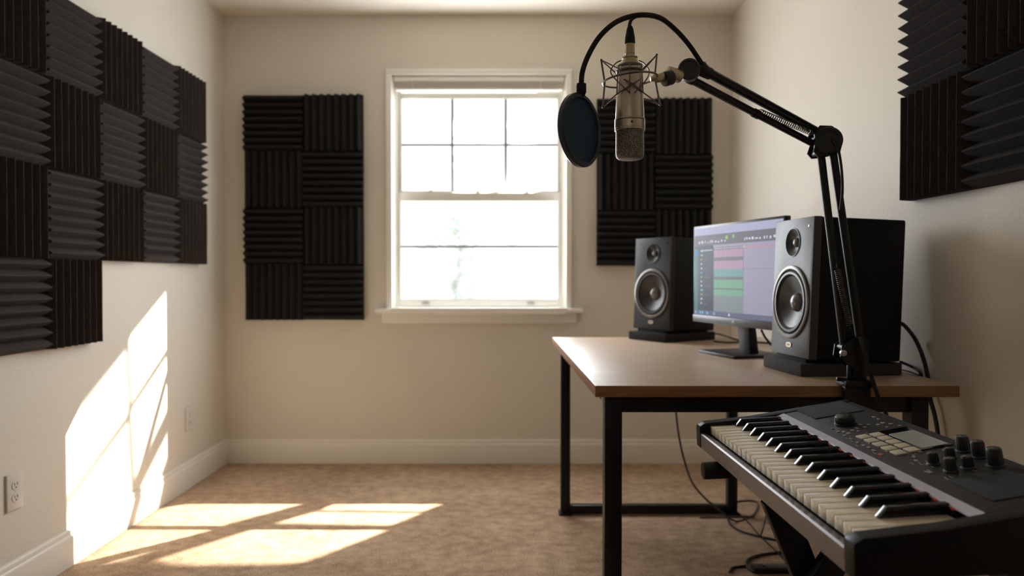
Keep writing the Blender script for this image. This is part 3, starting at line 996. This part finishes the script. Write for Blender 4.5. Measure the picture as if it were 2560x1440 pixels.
q = mp(310) + Vector((0.0, -37.6 * PXM, 0))
cyl(bm, q + Vector((-0.001, 0.002, 0)), q + Vector((-0.001, -0.0008, 0)), 0.0022, seg=12)
obj('band_detail', bm, BLKPL, bd_)
mlathe('grille', [(35.2, 325), (35.2, 326), (35.4, 380), (35.0, 386), (33.2, 391.5), (29.5, 395.5), (24, 397), (0, 397.5)], GRILLE)

mount = thing('shock_mount', 'wire shock mount cradle holding the studio microphone', 'shock mount', at(1575, 200, YM))
rc = mp(199) + Vector((0, 0, 0))
ax = (MAX + Vector((0.10, 0.0, 0.0))).normalized()
Rr = 67 * PXM
Fm = frame_of(ax)
bm = new(); torus(bm, rc, ax, Rr, 0.0021, 72, 8)
ring_o = obj('outer_ring', bm, WIRE, mount)
bm = new(); torus(bm, mp(178), MAX, 33 * PXM, 0.0018, 56, 8)
lathe(bm, [(30.6 * PXM, (163 - 110) * PXM), (31.4 * PXM, (164 - 110) * PXM), (31.6 * PXM, (168.5 - 110) * PXM), (30.6 * PXM, (169.5 - 110) * PXM)], mtop, MAX, 48, cap=False)
for a in range(6):
    an = a * math.pi / 3 + 0.35
    d = Vector((math.cos(an), math.sin(an), 0))
    tube(bm, [mp(164) + d * 30 * PXM, mp(180) + d * 33.5 * PXM, mp(236) + d * 37 * PXM], 0.0013, 6)
obj('inner_cradle', bm, WIRE, mount)
tips = [(at(1503, 150, YM), at(1507, 268, YM), at(1512, 207, YM)), (at(1642, 137, YM), at(1650, 262, YM), at(1637, 192, YM))]
for k, (tu, tl, mid) in enumerate(tips):
    bm = new(); tube(bm, [tu, mid, tl], 0.0019, 8, smooth=False)
    s = -1 if k == 0 else 1
    for y in (-1, 1):
        iu = mp(182) + Vector((s * 24, y * 24, 0)) * PXM
        tube(bm, [tu, iu], 0.0014, 6)
        il = mp(206) + Vector((-s * 20, y * 31.5, 0)) * PXM
        front = mp(219) + Vector((0, y * 38.5, 0)) * PXM
        tube(bm, [tl, mp(240) + Vector((s * 37, y * 18, 0)) * PXM, front, il], 0.0013, 6, smooth=True)
    for t in (tu, tl):
        lathe(bm, [(0, -0.0026), (0.0019, -0.0019), (0.0026, 0), (0.0019, 0.0019), (0, 0.0026)], t, (0, 0, 1), 10)
    obj('spider_arm', bm, WIRE, mount)
    bm = new()
    tube(bm, [mp(240) + Vector((s * 6, -40, 0)) * PXM * 0.97, mp(205) + Vector((s * 36, -18, 0)) * PXM, mp(178) + Vector((s * 48, 0, 0)) * PXM,
              mp(158) + Vector((s * 36, 2, 0)) * PXM, mp(150) + Vector((s * 22, 2, 0)) * PXM], 0.0014, 6)
    obj('hoop', bm, WIRE, mount)
# swivel between ring and wrist
bm = new()
cyl(bm, at(1636, 197, YM), at(1662, 192, YM + 0.01), 0.0085, 0.0105, seg=24, bev=0.001)
cyl(bm, at(1626, 198, YM), at(1640, 196, YM), 0.005, 0.0075, seg=20)
obj('swivel_stem', bm, BRASS, mount)
bm = new(); cyl(bm, at(1658, 199, YM + 0.008), at(1680, 193, YM + 0.016), 0.0150, seg=26, bev=0.003)
obj('swivel_knob', bm, BLKPL, mount)
bm = new()
cyl(bm, at(1668, 178, YM + 0.02), at(1700, 192, YM + 0.035), 0.0115, 0.014, seg=24, bev=0.002)
cyl(bm, at(1690, 176, YM + 0.03), at(1692, 199, YM + 0.03), 0.010, seg=20, bev=0.002)
obj('swivel_adapter', bm, BRASS, mount)

# microphone plug and cable
cab = thing('microphone_cable', 'black microphone cable with plug rising from the microphone to the gooseneck', 'cable', at(1575, 90, YM))
bm = new()
lathe(bm, [(5 * PXM, (66 - 110) * PXM), (6.5 * PXM, (68 - 110) * PXM), (8.5 * PXM, (74 - 110) * PXM), (10.5 * PXM, (86 - 110) * PXM), (12.4 * PXM, (96 - 110) * PXM), (12.8 * PXM, (108 - 110) * PXM), (12.0 * PXM, (110.5 - 110) * PXM)], mtop, MAX, 32)
obj('plug', bm, RUBBER, cab)
bm = new()
tube(bm, [at(1574, 74, YM), at(1574, 62, YM), at(1578, 50, YM), at(1588, 42.5, YM), at(1604, 39, YM + 0.004), at(1630, 41, YP + 0.038), at(1660, 53, YP + 0.046), at(1690, 77, YP + 0.059), at(1722, 113, YP + 0.075), at(1746, 149, YP + 0.093), at(1758, 166, YP + 0.104)], 0.0036, 10)
obj('lead', bm, CABLE, cab)

# ================================================================== POP FILTER
YP = 1.425
pop = thing('pop_filter', 'round dark blue pop filter on a gooseneck beside the microphone', 'pop filter', at(1450, 326, YP))
pn = Vector((0.80, -0.60, 0.02)).normalized()
pc = at(1450, 326, YP)
bm = new()
rp = 0.0735
lathe(bm, [(rp - 0.009, -0.0075), (rp - 0.003, -0.0075), (rp, -0.004), (rp, 0.004), (rp - 0.003, 0.0075), (rp - 0.009, 0.0075), (rp - 0.011, 0.004), (rp - 0.011, -0.004), (rp - 0.009, -0.0075)], pc, pn, 72, cap=False)
obj('hoop', bm, mat('pop_rim', (0.014, 0.024, 0.042), 0.33, spec=0.5, noise=0.08), pop)
for s in (-0.003, 0.003):
    bm = new()
    lathe(bm, [(rp - 0.0105, s), (rp * 0.5, s * 1.2), (0, s * 1.3)], pc, pn, 64, cap=False)
    obj('gauze', bm, GAUZE, pop)
bm = new()
box(bm, at(1453, 222, YP), (0.019, 0.017, 0.021), bevel=0.003)
box(bm, at(1453, 236, YP), (0.015, 0.013, 0.010), bevel=0.002)
obj('neck_clip', bm, RUBBER, pop)
bm = new()
gp = [(1453, 216, YP), (1456, 180, YP), (1471, 138, YP), (1498, 93, YP), (1533, 60, YP + 0.003), (1570, 43, YP + 0.008), (1612, 37.5, YP + 0.016), (1652, 46, YP + 0.028), (1690, 76, YP + 0.044), (1722, 112, YP + 0.060), (1748, 150, YP + 0.078), (1763, 172, YP + 0.088)]
tube(bm, [at(*g) for g in gp], 0.0052, 12)
obj('gooseneck', bm, RUBBER, pop)
bm = new()
cyl(bm, at(1754, 160, YP + 0.082), at(1768, 180, YP + 0.092), 0.0085, seg=18, bev=0.002)
obj('arm_clip', bm, BLKPL, pop)

# ================================================================== KEYBOARD
# local frame: x = depth (0 at the key fronts, + toward the wall), y = along the keys (0 far end, negative toward camera), z up from the white key tops
KYAW, KTILT, KPITCH = -0.022, 0.0507, 0.0068
dvec = Vector((math.cos(KYAW) * math.cos(KTILT), -math.sin(KYAW) * math.cos(KTILT), math.sin(KTILT)))
lvec = Vector((math.sin(KYAW) * -1, -math.cos(KYAW), -0.0068)).normalized()
yv = -(lvec - dvec * lvec.dot(dvec)).normalized()
zv = dvec.cross(yv).normalized()
KR = Matrix((dvec, yv, zv)).transposed()
KO = Vector((0.4585, 1.6758, 0.6776))
kb = thing('keyboard', 'black synthesizer keyboard with white keys on a folding stand', 'keyboard', KO, KR)
KL, KD, KK = 0.742, 0.338, 0.155
KBODY = mat('keyboard_body', (0.006, 0.0058, 0.0062), 0.42, spec=0.22, noise=0.12, nscale=150)
KPANEL = mat('keyboard_panel', (0.013, 0.0125, 0.0135), 0.5, spec=0.4, noise=0.15, nscale=180)
KRAIL = mat('keyboard_rail', (0.15, 0.132, 0.128), 0.40, metal=0.3, noise=0.06, nscale=40)
KSTRIP = mat('keyboard_strip', (0.44, 0.44, 0.50), 0.34, metal=0.45, noise=0.05)
WKEY = mat('white_key', (0.82, 0.73, 0.56), 0.16, spec=0.5, noise=0.015, nscale=20, coat=0.3)
BKEY = mat('black_key', (0.007, 0.007, 0.008), 0.20, spec=0.5, noise=0.1, nscale=30)
def kobj(name, bm, m, parent=kb, label=None, smooth=35):
    return obj(name, bm, m, parent, local=True, label=label, smooth=smooth)
def yz_prism(bm, prof, y0, y1, mi=0, bevel=0.0):
    """profile in (x,z) extruded along y from y0 to y1"""
    M = Matrix(((1, 0, 0, 0), (0, 0, -1, y1), (0, 1, 0, 0), (0, 0, 0, 1)))
    prism(bm, prof, M, y1 - y0, mi, bevel)
def panel_z(x):
    t = (x - 0.172) / (KD - 0.172)
    return 0.0185 + t * (0.0375 - 0.0185)
CH = 0.029                                           # cheek width
bm = new()                                           # lower case under keys and panel
yz_prism(bm, [(-0.004, -0.050), (KD - 0.004, -0.056), (KD, -0.040), (KD, 0.0325), (KD - 0.006, 0.0365), (0.174, 0.0175), (0.160, 0.0), (0.158, -0.018), (-0.004, -0.022)], -KL + CH, -CH)
kobj('case', bm, KBODY)
for y0, y1 in ((-KL, -KL + CH), (-CH, 0.0)):
    bm = new()
    yz_prism(bm, [(-0.026, -0.050), (KD - 0.002, -0.056), (KD + 0.002, -0.040), (KD + 0.002, 0.034), (KD - 0.006, 0.039), (0.172, 0.0205), (0.10, 0.0125), (-0.012, 0.0065), (-0.024, 0.000), (-0.026, -0.006)], y0, y1, bevel=0.002)
    kobj('end_cheek', bm, KBODY)
bm = new()
yz_prism(bm, [(-0.024, -0.050), (-0.004, -0.050), (-0.004, -0.0205), (-0.006, -0.0195), (-0.021, -0.0155), (-0.024, -0.018)], -KL + CH, -CH)
kobj('front_rail', bm, KRAIL)
NW = 26
kw = (KL - 2 * CH - 0.002) / NW
for i in range(NW):
    y = -CH - 0.001 - kw * (i + 0.5)
    bm = new()
    box(bm, (KK / 2 - 0.001, y, -0.0095), (KK, kw - 0.0024, 0.019), bevel=0.0010)
    kobj('white_key', bm, WKEY)
NB = 14
for i in range(NB):
    y = -CH - 0.016 - 0.0468 * i
    bw = 0.0068
    bm = new()
    hexa(bm, [(0.052, y - bw, 0.0006), (KK + 0.002, y - bw, 0.0006), (KK + 0.002, y + bw, 0.0006), (0.052, y + bw, 0.0006),
              (0.066, y - bw + 0.0014, 0.0165), (KK + 0.002, y - bw + 0.0014, 0.0165), (KK + 0.002, y + bw - 0.0014, 0.0165), (0.066, y + bw - 0.0014, 0.0165)], bevel=0.0013, seg=3)
    kobj('black_key', bm, BKEY)
bm = new()                                           # bright bevelled strip between keys and panel
yz_prism(bm, [(KK - 0.0005, 0.0125), (KK + 0.0005, 0.0150), (KK + 0.0165, 0.0200), (KK + 0.0185, 0.0185), (KK + 0.004, 0.0120)], -KL + CH + 0.001, -CH - 0.001)
kobj('trim_strip', bm, KSTRIP)
for i in range(16):
    y = -CH - 0.020 - 0.0415 * i
    bm = new()
    box(bm, (KK - 0.0030, y, 0.0137), (0.0012, 0.0085, 0.0030))
    kobj('key_light', bm, mat('led_red', (0.34, 0.045, 0.02), 0.4, emit=(0.9, 0.10, 0.03), estr=0.03, noise=0.05), label='small red key light')
bm = new()                                           # control panel skin
hexa(bm, [(0.174, -KL + CH + 0.002, 0.0180), (KD - 0.007, -KL + CH + 0.002, 0.0364), (KD - 0.007, -CH - 0.002, 0.0364), (0.174, -CH - 0.002, 0.0180),
          (0.174, -KL + CH + 0.002, 0.0195), (KD - 0.007, -KL + CH + 0.002, 0.0380), (KD - 0.007, -CH - 0.002, 0.0380), (0.174, -CH - 0.002, 0.0195)], bevel=0.0005)
panel = kobj('control_panel', bm, KPANEL)
pslope = math.atan2(0.0185, KD - 0.007 - 0.174)
PR = Matrix.Rotation(-pslope, 3, 'Y')
def pz(x):
    return 0.0195 + (x - 0.174) * 0.0185 / (KD - 0.007 - 0.174)
def on_panel(bm, x, y, sx, sy, sz, bevel=0.0, mi=0, lift=0.0):
    n = PR @ Vector((0, 0, 1))
    c = Vector((x, y, pz(x))) + n * (sz / 2 - 0.0004 + lift)
    box(bm, c, (sx, sy, sz), rot=PR, bevel=bevel, mi=mi)
def K3(px, py):
    """panel coordinates of a control, from the panel's own plane"""
    n = KR @ (PR @ Vector((0, 0, 1)))
    p0 = KO + KR @ Vector((0.174, 0, 0.0195))
    r = ray(px, py)
    t = (p0 - CAM).dot(n) / r.dot(n)
    q = KR.transposed() @ (CAM + r * t - KO)
    return q.x, q.y
for name, quadpx in (('speaker_grille', ((1992, 1019), (2112, 1007), (2165, 1025), (2044, 1048))), ('speaker_grille', ((2376, 1200), (2560, 1168), (2640, 1205), (2520, 1272)))):
    xs = [K3(*p) for p in quadpx]
    x0, x1 = 0.205, KD - 0.022
    ys = sorted(q[1] for q in xs)
    y0, y1 = (ys[0] + ys[1]) / 2, (ys[2] + ys[3]) / 2
    bm = new()
    on_panel(bm, (x0 + x1) / 2, (y0 + y1) / 2, x1 - x0, abs(y1 - y0), 0.0022, bevel=0.0008)
    kobj(name, bm, mat('grille_cloth', (0.011, 0.011, 0.012), 0.75, noise=0.3, nscale=500, bump=0.6, bscale=900), panel)
x, y = K3(2113, 1060)
n = PR @ Vector((0, 0, 1))
bm = new()
lathe(bm, [(0.0215, -0.001), (0.0215, 0.003), (0.0195, 0.004), (0.0205, 0.010), (0.0185, 0.017), (0.013, 0.021), (0.006, 0.0223), (0, 0.0225)], (x, y, pz(x)), n, 36)
kobj('control_dial', bm, mat('dial_black', (0.010, 0.011, 0.013), 0.28, spec=0.5, noise=0.1), panel)
PADM = mat('pad_cream', (0.52, 0.45, 0.34), 0.5, noise=0.04, nscale=60)
front_row = [(2154, 1095), (2177, 1102), (2200, 1112), (2222, 1121), (2249, 1133)]
back_row = [(2192, 1089), (2213, 1098), (2234, 1106), (2256, 1115), (2280, 1126)]
fr_ = [K3(*p) for p in front_row]; br_ = [K3(*p) for p in back_row]
fx = sum(p[0] for p in fr_) / 5; bx_ = sum(p[0] for p in br_) / 5
pitch_y = (fr_[0][1] - fr_[-1][1]) / 4
for row, xx, dx in ((fr_, fx, 0.036), (br_, bx_, 0.030)):
    for i in range(5):
        yy = row[0][1] - i * (row[0][1] - row[-1][1]) / 4
        bm = new(); on_panel(bm, xx, yy, min(dx, abs(bx_ - fx) * 0.78), pitch_y * 0.80, 0.0036, bevel=0.0012)
        kobj('drum_pad', bm, PADM, panel)
# display window
dq = [K3(*p) for p in ((2203, 1083), (2265, 1070), (2368, 1112), (2312, 1124))]
dx0, dx1 = min(q[0] for q in dq), max(q[0] for q in dq)
dx0, dx1 = (dq[0][0] + dq[3][0]) / 2, (dq[1][0] + dq[2][0]) / 2
dy1, dy0 = (dq[0][1] + dq[1][1]) / 2, (dq[2][1] + dq[3][1]) / 2
bm = new()
on_panel(bm, (dx0 + dx1) / 2, (dy0 + dy1) / 2, abs(dx1 - dx0) + 0.010, abs(dy1 - dy0) + 0.012, 0.0026, bevel=0.0008)
db = kobj('display_bezel', bm, BLKGL, panel)
bm = new()
on_panel(bm, (dx0 + dx1) / 2, (dy0 + dy1) / 2 - 0.012, abs(dx1 - dx0), abs(dy1 - dy0) - 0.026, 0.0012, lift=0.0022)
kobj('display_screen', bm, mat('lcd_grey', (0.17, 0.175, 0.145), 0.25, spec=0.5, noise=0.03, emit=(0.16, 0.16, 0.13), estr=0.12), db)
KNOBM = mat('knob_black', (0.008, 0.008, 0.009), 0.45, noise=0.1)
for px, py, rr, hh in ((2334, 1160, 0.0085, 0.020), (2377, 1178, 0.0088, 0.022), (2376, 1145, 0.0080, 0.018), (2420, 1170, 0.0088, 0.020),
                       (2409, 1127, 0.0105, 0.026), (2448, 1142, 0.0105, 0.027), (2490, 1164, 0.0115, 0.029)):
    x, y = K3(px, py)
    x = min(x, KD - 0.020)
    bm = new()
    lathe(bm, [(rr * 1.25, -0.0008), (rr * 1.25, 0.0015), (rr, 0.003), (rr * 0.92, hh - 0.002), (rr * 0.82, hh), (0, hh)], (x, y, pz(x)), n, 28)
    for a in range(14):
        an = a * math.pi / 7
        d = PR @ Vector((math.cos(an), math.sin(an), 0))
        cyl(bm, Vector((x, y, pz(x))) + d * rr * 0.97 + n * 0.004, Vector((x, y, pz(x))) + d * rr * 0.90 + n * (hh - 0.003), 0.0008, seg=6)
    kn = kobj('knob', bm, KNOBM, panel)
    bm = new()
    c = Vector((x, y, pz(x))) + n * (hh + 0.0002) + PR @ Vector((-rr * 0.4, 0, 0))
    box(bm, c, (rr * 0.7, 0.0014, 0.0006), rot=PR)
    kobj('pointer_mark', bm, PADM, kn)
# small buttons and printed legends
bm = new(); bm2 = new()
rb = random.Random(5)
BTN = [(2150, 1062), (2162, 1068), (2186, 1043), (2196, 1048), (2208, 1058), (2228, 1060), (2172, 1062), (2196, 1062), (2218, 1068), (2142, 1071), (2080, 1072), (2095, 1080), (2113, 1089), (2128, 1098),
       (2145, 1107), (2160, 1114), (2172, 1119), (2185, 1127), (2110, 1080), (2122, 1084), (2132, 1076), (2146, 1078), (2250, 1064), (2270, 1128), (2286, 1143), (2362, 1126), (2300, 1130), (2290, 1152), (2318, 1180), (2326, 1182)]
for px, py in BTN:
    x, y = K3(px, py)
    if 0.178 < x < KD - 0.012:
        on_panel(bm, x, y, rb.uniform(0.004, 0.007), rb.uniform(0.006, 0.011), 0.0016, bevel=0.0004)
for k in range(64):
    px = rb.uniform(2070, 2470)
    py = 1066 + (px - 2070) * 0.40 + rb.uniform(-38, 22)
    x, y = K3(px, py)
    if 0.180 < x < KD - 0.014 and -KL + 0.05 < y < -0.13 and not (dx0 - 0.01 < x < dx1 + 0.01 and dy0 - 0.01 < y < dy1 + 0.01):
        if rb.random() < 0.5:
            on_panel(bm2, x, y, 0.0016, rb.uniform(0.005, 0.012), 0.0006)
o = kobj('button', bm, mat('button_grey', (0.24, 0.22, 0.19), 0.5, noise=0.2, nscale=300), panel, label='small grey buttons')
o['kind'] = 'stuff'
o = kobj('printed_legend', bm2, mat('legend_grey', (0.28, 0.26, 0.23), 0.6, noise=0.1), panel, label='small printed marks'); o['kind'] = 'stuff'
x, y = K3(2213, 1135)
bm = new(); on_panel(bm, 0.190, y, 0.006, 0.009, 0.0018, bevel=0.0005)
kobj('record_button', bm, mat('button_red', (0.45, 0.07, 0.03), 0.4, emit=(0.8, 0.08, 0.03), estr=0.03, noise=0.05), panel, label='small red button')

# keyboard stand
stand = thing('keyboard_stand', 'black folding crossed leg stand under the keyboard', 'stand', (0.62, 1.36, 0))
def bar(name, p0, p1, w, d, parent=stand, m=BLKMET):
    """flat bar: w measured in the vertical plane of the bar, d along y"""
    p0, p1 = Vector(p0), Vector(p1)
    dr = (p1 - p0)
    z = dr.normalized(); y = Vector((0, 1, 0)); y = (y - z * y.dot(z)).normalized(); x = y.cross(z)
    bm = new()
    box(bm, (p0 + p1) / 2, (w, d, dr.length), rot=Matrix((x, y, z)).transposed(), bevel=0.003)
    return obj(name, bm, m, parent)
ktz = lambda x: 0.6776 - 0.053 + (x - 0.4585) * 0.045
for yy, xa in ((1.558, 0.4235), (1.055, 0.53)):
    bm = new()
    a, b = Vector((xa, yy, ktz(xa) - (0.0255 if yy > 1.3 else 0.031))), Vector((0.800, yy, ktz(0.80) - (0.0255 if yy > 1.3 else 0.031)))
    cyl(bm, a, b, 0.0145, seg=24)
    cb = obj('cross_bar', bm, BLKMET, stand)
    for p, q in ((a, b), (b, a)):
        bm = new()
        d = (q - p).normalized()
        cyl(bm, p - d * 0.006, p + d * 0.055, 0.0185, seg=24, bev=0.003)
        obj('end_cap', bm, RUBBER, cb)
for x in (0.560, 0.745):
    bm = new(); box(bm, (x, 1.3065, ktz(x) - 0.0605), (0.034, 0.53, 0.024), bevel=0.003)
    obj('long_rail', bm, BLKMET, stand)
bar('leg', (0.526, 1.425, 0.580), (0.760, 1.425, 0.012), 0.055, 0.026)
bar('leg', (0.700, 1.385, 0.588), (0.350, 1.385, 0.012), 0.052, 0.026)
for x, z in ((0.762, 0.012), (0.347, 0.012)):
    bm = new(); box(bm, (x, 1.36, z), (0.034, 0.46, 0.024), bevel=0.004)
    obj('foot_bar', bm, BLKMET, stand)
bm = new(); cyl(bm, (0.594, 1.365, 0.414), (0.594, 1.445, 0.414), 0.016, seg=24, bev=0.003)
obj('pivot_bolt', bm, BLKPL, stand)

# ================================================================== CABLES
def cable(name, pts, r, label, m=CABLE, n=10):
    bm = new(); tube(bm, pts, r, 8, n)
    o = obj(name, bm, m)
    return tag(o, label, 'cable')
def fl(px, py, r=0.004):
    return at_z(px, py, r + 0.0005)
def hz(px, py, r=0.004):
    return at_z(px, py, ZT + r + 0.0006)
cable('power_cable', [at(1682, 893, 2.83), at(1685, 960, 2.84), at(1692, 1050, 2.86), at(1700, 1105, 2.87), at(1712, 1155, 2.88), at(1730, 1205, 2.90), at(1760, 1243, 2.91), at(1797, 1274, 2.95), fl(1840, 1303), fl(1885, 1285), fl(1893, 1256), fl(1858, 1252), fl(1812, 1262)], 0.004,
      'thin brown cable hanging under the desk and looping by its rear leg', GREYCAB)
cable('floor_cable', [fl(1818, 1290), fl(1826, 1310), fl(1850, 1327), fl(1893, 1340), fl(1942, 1350), fl(1985, 1357)], 0.0042, 'black cable curving across the carpet toward the keyboard stand')
cable('floor_cable', [fl(1848, 1285), fl(1870, 1305), fl(1900, 1340), fl(1930, 1368), fl(1960, 1398), fl(1990, 1418)], 0.003, 'thin black cable running diagonally over the carpet under the keyboard')
cable('floor_cable', [fl(1750, 1294), fl(1800, 1294), fl(1850, 1292), fl(1885, 1292)], 0.003, 'thin dark cable lying along the carpet behind the desk leg')
cable('wall_cable', [at(1916, 1288, 2.72), at(1912, 1305, 2.68), at(1905, 1330, 2.62), fl(1902, 1338), fl(1910, 1346)], 0.0028, 'short thin cable standing up off the carpet near the baseboard')
cable('adapter_cable', [fl(1978, 1378), fl(1940, 1382), fl(1898, 1388), fl(1872, 1398), fl(1866, 1410), fl(1872, 1422), fl(1884, 1430)], 0.0052, 'thick black cable looping out of the power strip')
cable('adapter_cable', [fl(1866, 1415), fl(1845, 1417), fl(1830, 1421), fl(1825, 1430)], 0.0046, 'short black cable end beside the power strip')
strip = thing('power_strip', 'black power strip lying on the carpet under the keyboard', 'power strip', fl(1930, 1430, 0))
bm = new()
a, b = fl(1882, 1430, 0), fl(2010, 1428, 0)
box(bm, (a + b) / 2 + Vector((0, 0, 0.011)), ((b - a).length, 0.045, 0.021), bevel=0.004)
ps = obj('strip_body', bm, BLKPL, strip)
bm = new(); box(bm, (a + b) / 2 + Vector((-0.05, 0, 0.0225)), (0.016, 0.018, 0.003), bevel=0.001)
obj('rocker_switch', bm, BLKGL, strip)

# near speaker rear leads, desk leads
xg = 1.1775
def gx(px, py):
    r = ray(px, py); return CAM + r * (xg / r.x)
cable('speaker_cable', [at(2245, 806, 2.045), at(2262, 815, 2.05), gx(2288, 848), gx(2308, 895), gx(2320, 945), gx(2325, 995), gx(2336, 1035), gx(2344, 1080), gx(2346, 1120), gx(2338, 1180)], 0.0058,
      'thick black cable arching from the near speaker down behind the desk edge')
cable('speaker_cable', [at(2252, 905, 2.07), hz(2280, 917, 0.012), hz(2300, 931, 0.006), gx(2305, 955), gx(2311, 1010)], 0.0045,
      'second black cable curling over the desk behind the near speaker')
cable('speaker_cable', [hz(2256, 925, 0.003), hz(2275, 930, 0.003), hz(2297, 938, 0.003)], 0.0026, 'thin black lead lying on the desk behind the near speaker')
cable('arm_cable', [at(2150, 842, 1.7995), at(2160, 880, 1.79), at(2172, 920, 1.79), at(2186, 965, 1.795), at(2200, 1005, 1.805), at(2214, 1032, 1.82), at(2222, 1060, 1.84)], 0.0052, 'black cable dropping from the boom arm base over the desk edge')
cable('arm_cable', [at(2080, 345, 1.790), at(2095, 372, 1.792), at(2104, 425, 1.80), at(2106, 480, 1.805), at(2101, 525, 1.812)], 0.0034, 'thin black cable bowing beside the boom arm below its elbow')
cable('desk_cable', [hz(1778, 834, 0.02), hz(1800, 836, 0.012), hz(1832, 846, 0.004), hz(1862, 853, 0.0035), hz(1905, 856, 0.0035), hz(1930, 858, 0.0035)], 0.0036, 'black cable on the desk between far speaker and monitor stand')
cable('desk_cable', [hz(1785, 853, 0.0035), hz(1815, 856, 0.0035), hz(1845, 855, 0.0035), hz(1868, 851, 0.0035)], 0.0034, 'black cable lying on the desk beside the far speaker pad')
cable('monitor_cable', [at(1904, 826, 2.56), at(1912, 842, 2.60), at(1926, 860, 2.62), hz(1942, 873, 0.0035), hz(1962, 880, 0.0035)], 0.0042, 'black cable drooping from the back of the monitor')

# ================================================================== LIGHT
# unseen panel added above the window, cut out to shape the sun patch
P = Vector((0.385, 4.40, 2.42)); GY = 4.32
cells = [
    [(-1.57, 3.26, 0.958), (-1.57, 3.259, 0.706), (-1.57, 2.94, 0.507), (-1.57, 2.932, 0.768)],
    [(-1.57, 3.263, 0.665), (-1.57, 3.27, 0.44), (-1.57, 2.96, 0.187), (-1.57, 2.94, 0.469)],
    [(-1.57, 3.264, 0.318), (-1.57, 3.263, 0.224), (-1.57, 3.187, 0.146), (-1.554, 3.123, 0.008), (-1.554, 2.936, 0.014), (-1.57, 3.017, 0.135)],
    [(-1.57, 2.898, 0.715), (-1.57, 2.909, 0.462), (-1.57, 2.491, 0.236), (-1.57, 2.488, 0.479)],
    [(-1.57, 2.908, 0.42), (-1.57, 2.928, 0.144), (-1.554, 2.908, 0.017), (-1.554, 2.484, 0.013), (-1.57, 2.498, 0.135), (-1.57, 2.49, 0.204)],
    [(-1.54, 3.135, 0.0), (-1.292, 3.309, 0.0), (-0.842, 3.303, 0.0), (-1.168, 2.943, 0.0), (-1.406, 2.545, 0.0), (-1.55, 2.52, 0.0), (-1.55, 2.977, 0.0)],
    [(-0.76, 3.279, 0.0), (-0.247, 3.273, 0.0), (-0.387, 3.094, 0.0), (-0.839, 3.11, 0.0)],
    [(-0.858, 3.083, 0.0), (-0.392, 3.068, 0.0), (-0.5, 2.919, 0.0), (-0.981, 2.943, 0.0)],
    [(-1.032, 2.887, 0.0), (-0.499, 2.868, 0.0), (-0.728, 2.563, 0.0), (-0.77, 2.531, 0.0), (-1.16, 2.517, 0.0), (-1.287, 2.552, 0.0)],
]
bm = new()
edges = []
def loop(pts):
    vs = [bm.verts.new(p) for p in pts]
    for a, b in zip(vs, vs[1:] + vs[:1]):
        edges.append(bm.edges.new((a, b)))
loop([(0.15, GY, 2.12), (0.62, GY, 2.12), (0.62, GY, 2.56), (0.15, GY, 2.56)])
for c in cells:
    pts = []
    for q in c:
        q = Vector(q); t = (P.y - GY) / (P.y - q.y)
        pts.append(P + (q - P) * t)
    ctr = sum(pts, Vector()) / len(pts)
    pts = [p + (ctr - p).normalized() * 0.00008 for p in pts]
    for p in pts:
        p.y = GY
    loop(pts)
bmesh.ops.triangle_fill(bm, edges=edges, use_beauty=True, use_dissolve=False, normal=(0, -1, 0))
struct('sun_gobo', bm, TRIM, label='unseen cut out panel outside, added to shape the sun patch', smooth=0)

def light(name, kind, loc, target, energy, color, **kw):
    d = bpy.data.lights.new(name, kind)
    d.energy = energy; d.color = color
    for k, v in kw.items():
        setattr(d, k, v)
    o = bpy.data.objects.new(name, d)
    COL.objects.link(o)
    o.location = loc
    o.rotation_euler = (Vector(target) - Vector(loc)).to_track_quat('-Z', 'Y').to_euler()
    return o
light('sun_lamp', 'SPOT', P, (0.345, GY, 2.31), 1250, (1.0, 0.94, 0.84), spot_size=R(115), spot_blend=0.05, shadow_soft_size=0.0011)
light('sky_lamp', 'AREA', ((OX0 + OX1) / 2, YB + 0.022, 1.445), ((OX0 + OX1) / 2, YB - 1, 1.445), 14.5, (0.915, 0.955, 1.0), shape='RECTANGLE', size=0.88, size_y=1.10)
light('room_fill', 'AREA', (-0.5, -1.45, 1.9), (-0.3, 2.5, 1.1), 1.0, (1.0, 0.94, 0.86), shape='RECTANGLE', size=1.6, size_y=1.0)

w = bpy.data.worlds.new('sky'); scn.world = w
w.use_nodes = True
n_, l_ = w.node_tree.nodes, w.node_tree.links
bg = n_['Background']
tc = n_.new('ShaderNodeTexCoord'); sx = n_.new('ShaderNodeSeparateXYZ')
l_.new(tc.outputs['Generated'], sx.inputs[0])
cr = n_.new('ShaderNodeValToRGB')
cr.color_ramp.elements[0].position = 0.0; cr.color_ramp.elements[0].color = (0.95, 0.96, 1.0, 1)
cr.color_ramp.elements[1].position = 0.7; cr.color_ramp.elements[1].color = (0.72, 0.85, 1.0, 1)
l_.new(sx.outputs['Z'], cr.inputs['Fac']); l_.new(cr.outputs['Color'], bg.inputs['Color'])
bg.inputs['Strength'].default_value = 0.80

# ================================================================== CAMERA
cd = bpy.data.cameras.new('camera')
cam = bpy.data.objects.new('camera', cd)
COL.objects.link(cam)
cam.location = CAM
cam.rotation_euler = (math.pi / 2 - PITCH, 0, 0)
cd.sensor_width = 36.0
cd.lens = FPX / 2560 * 36.0
cd.clip_start = 0.05
cd.dof.use_dof = True
cd.dof.focus_distance = 1.50
cd.dof.aperture_fstop = 2.8
scn.camera = cam

scn.cycles.max_bounces = 10
scn.cycles.diffuse_bounces = 6
scn.cycles.transparent_max_bounces = 12
scn.cycles.sample_clamp_indirect = 8.0
scn.cycles.caustics_reflective = False
scn.cycles.caustics_refractive = False
scn.view_settings.view_transform = 'Standard'
scn.view_settings.exposure = 1.27
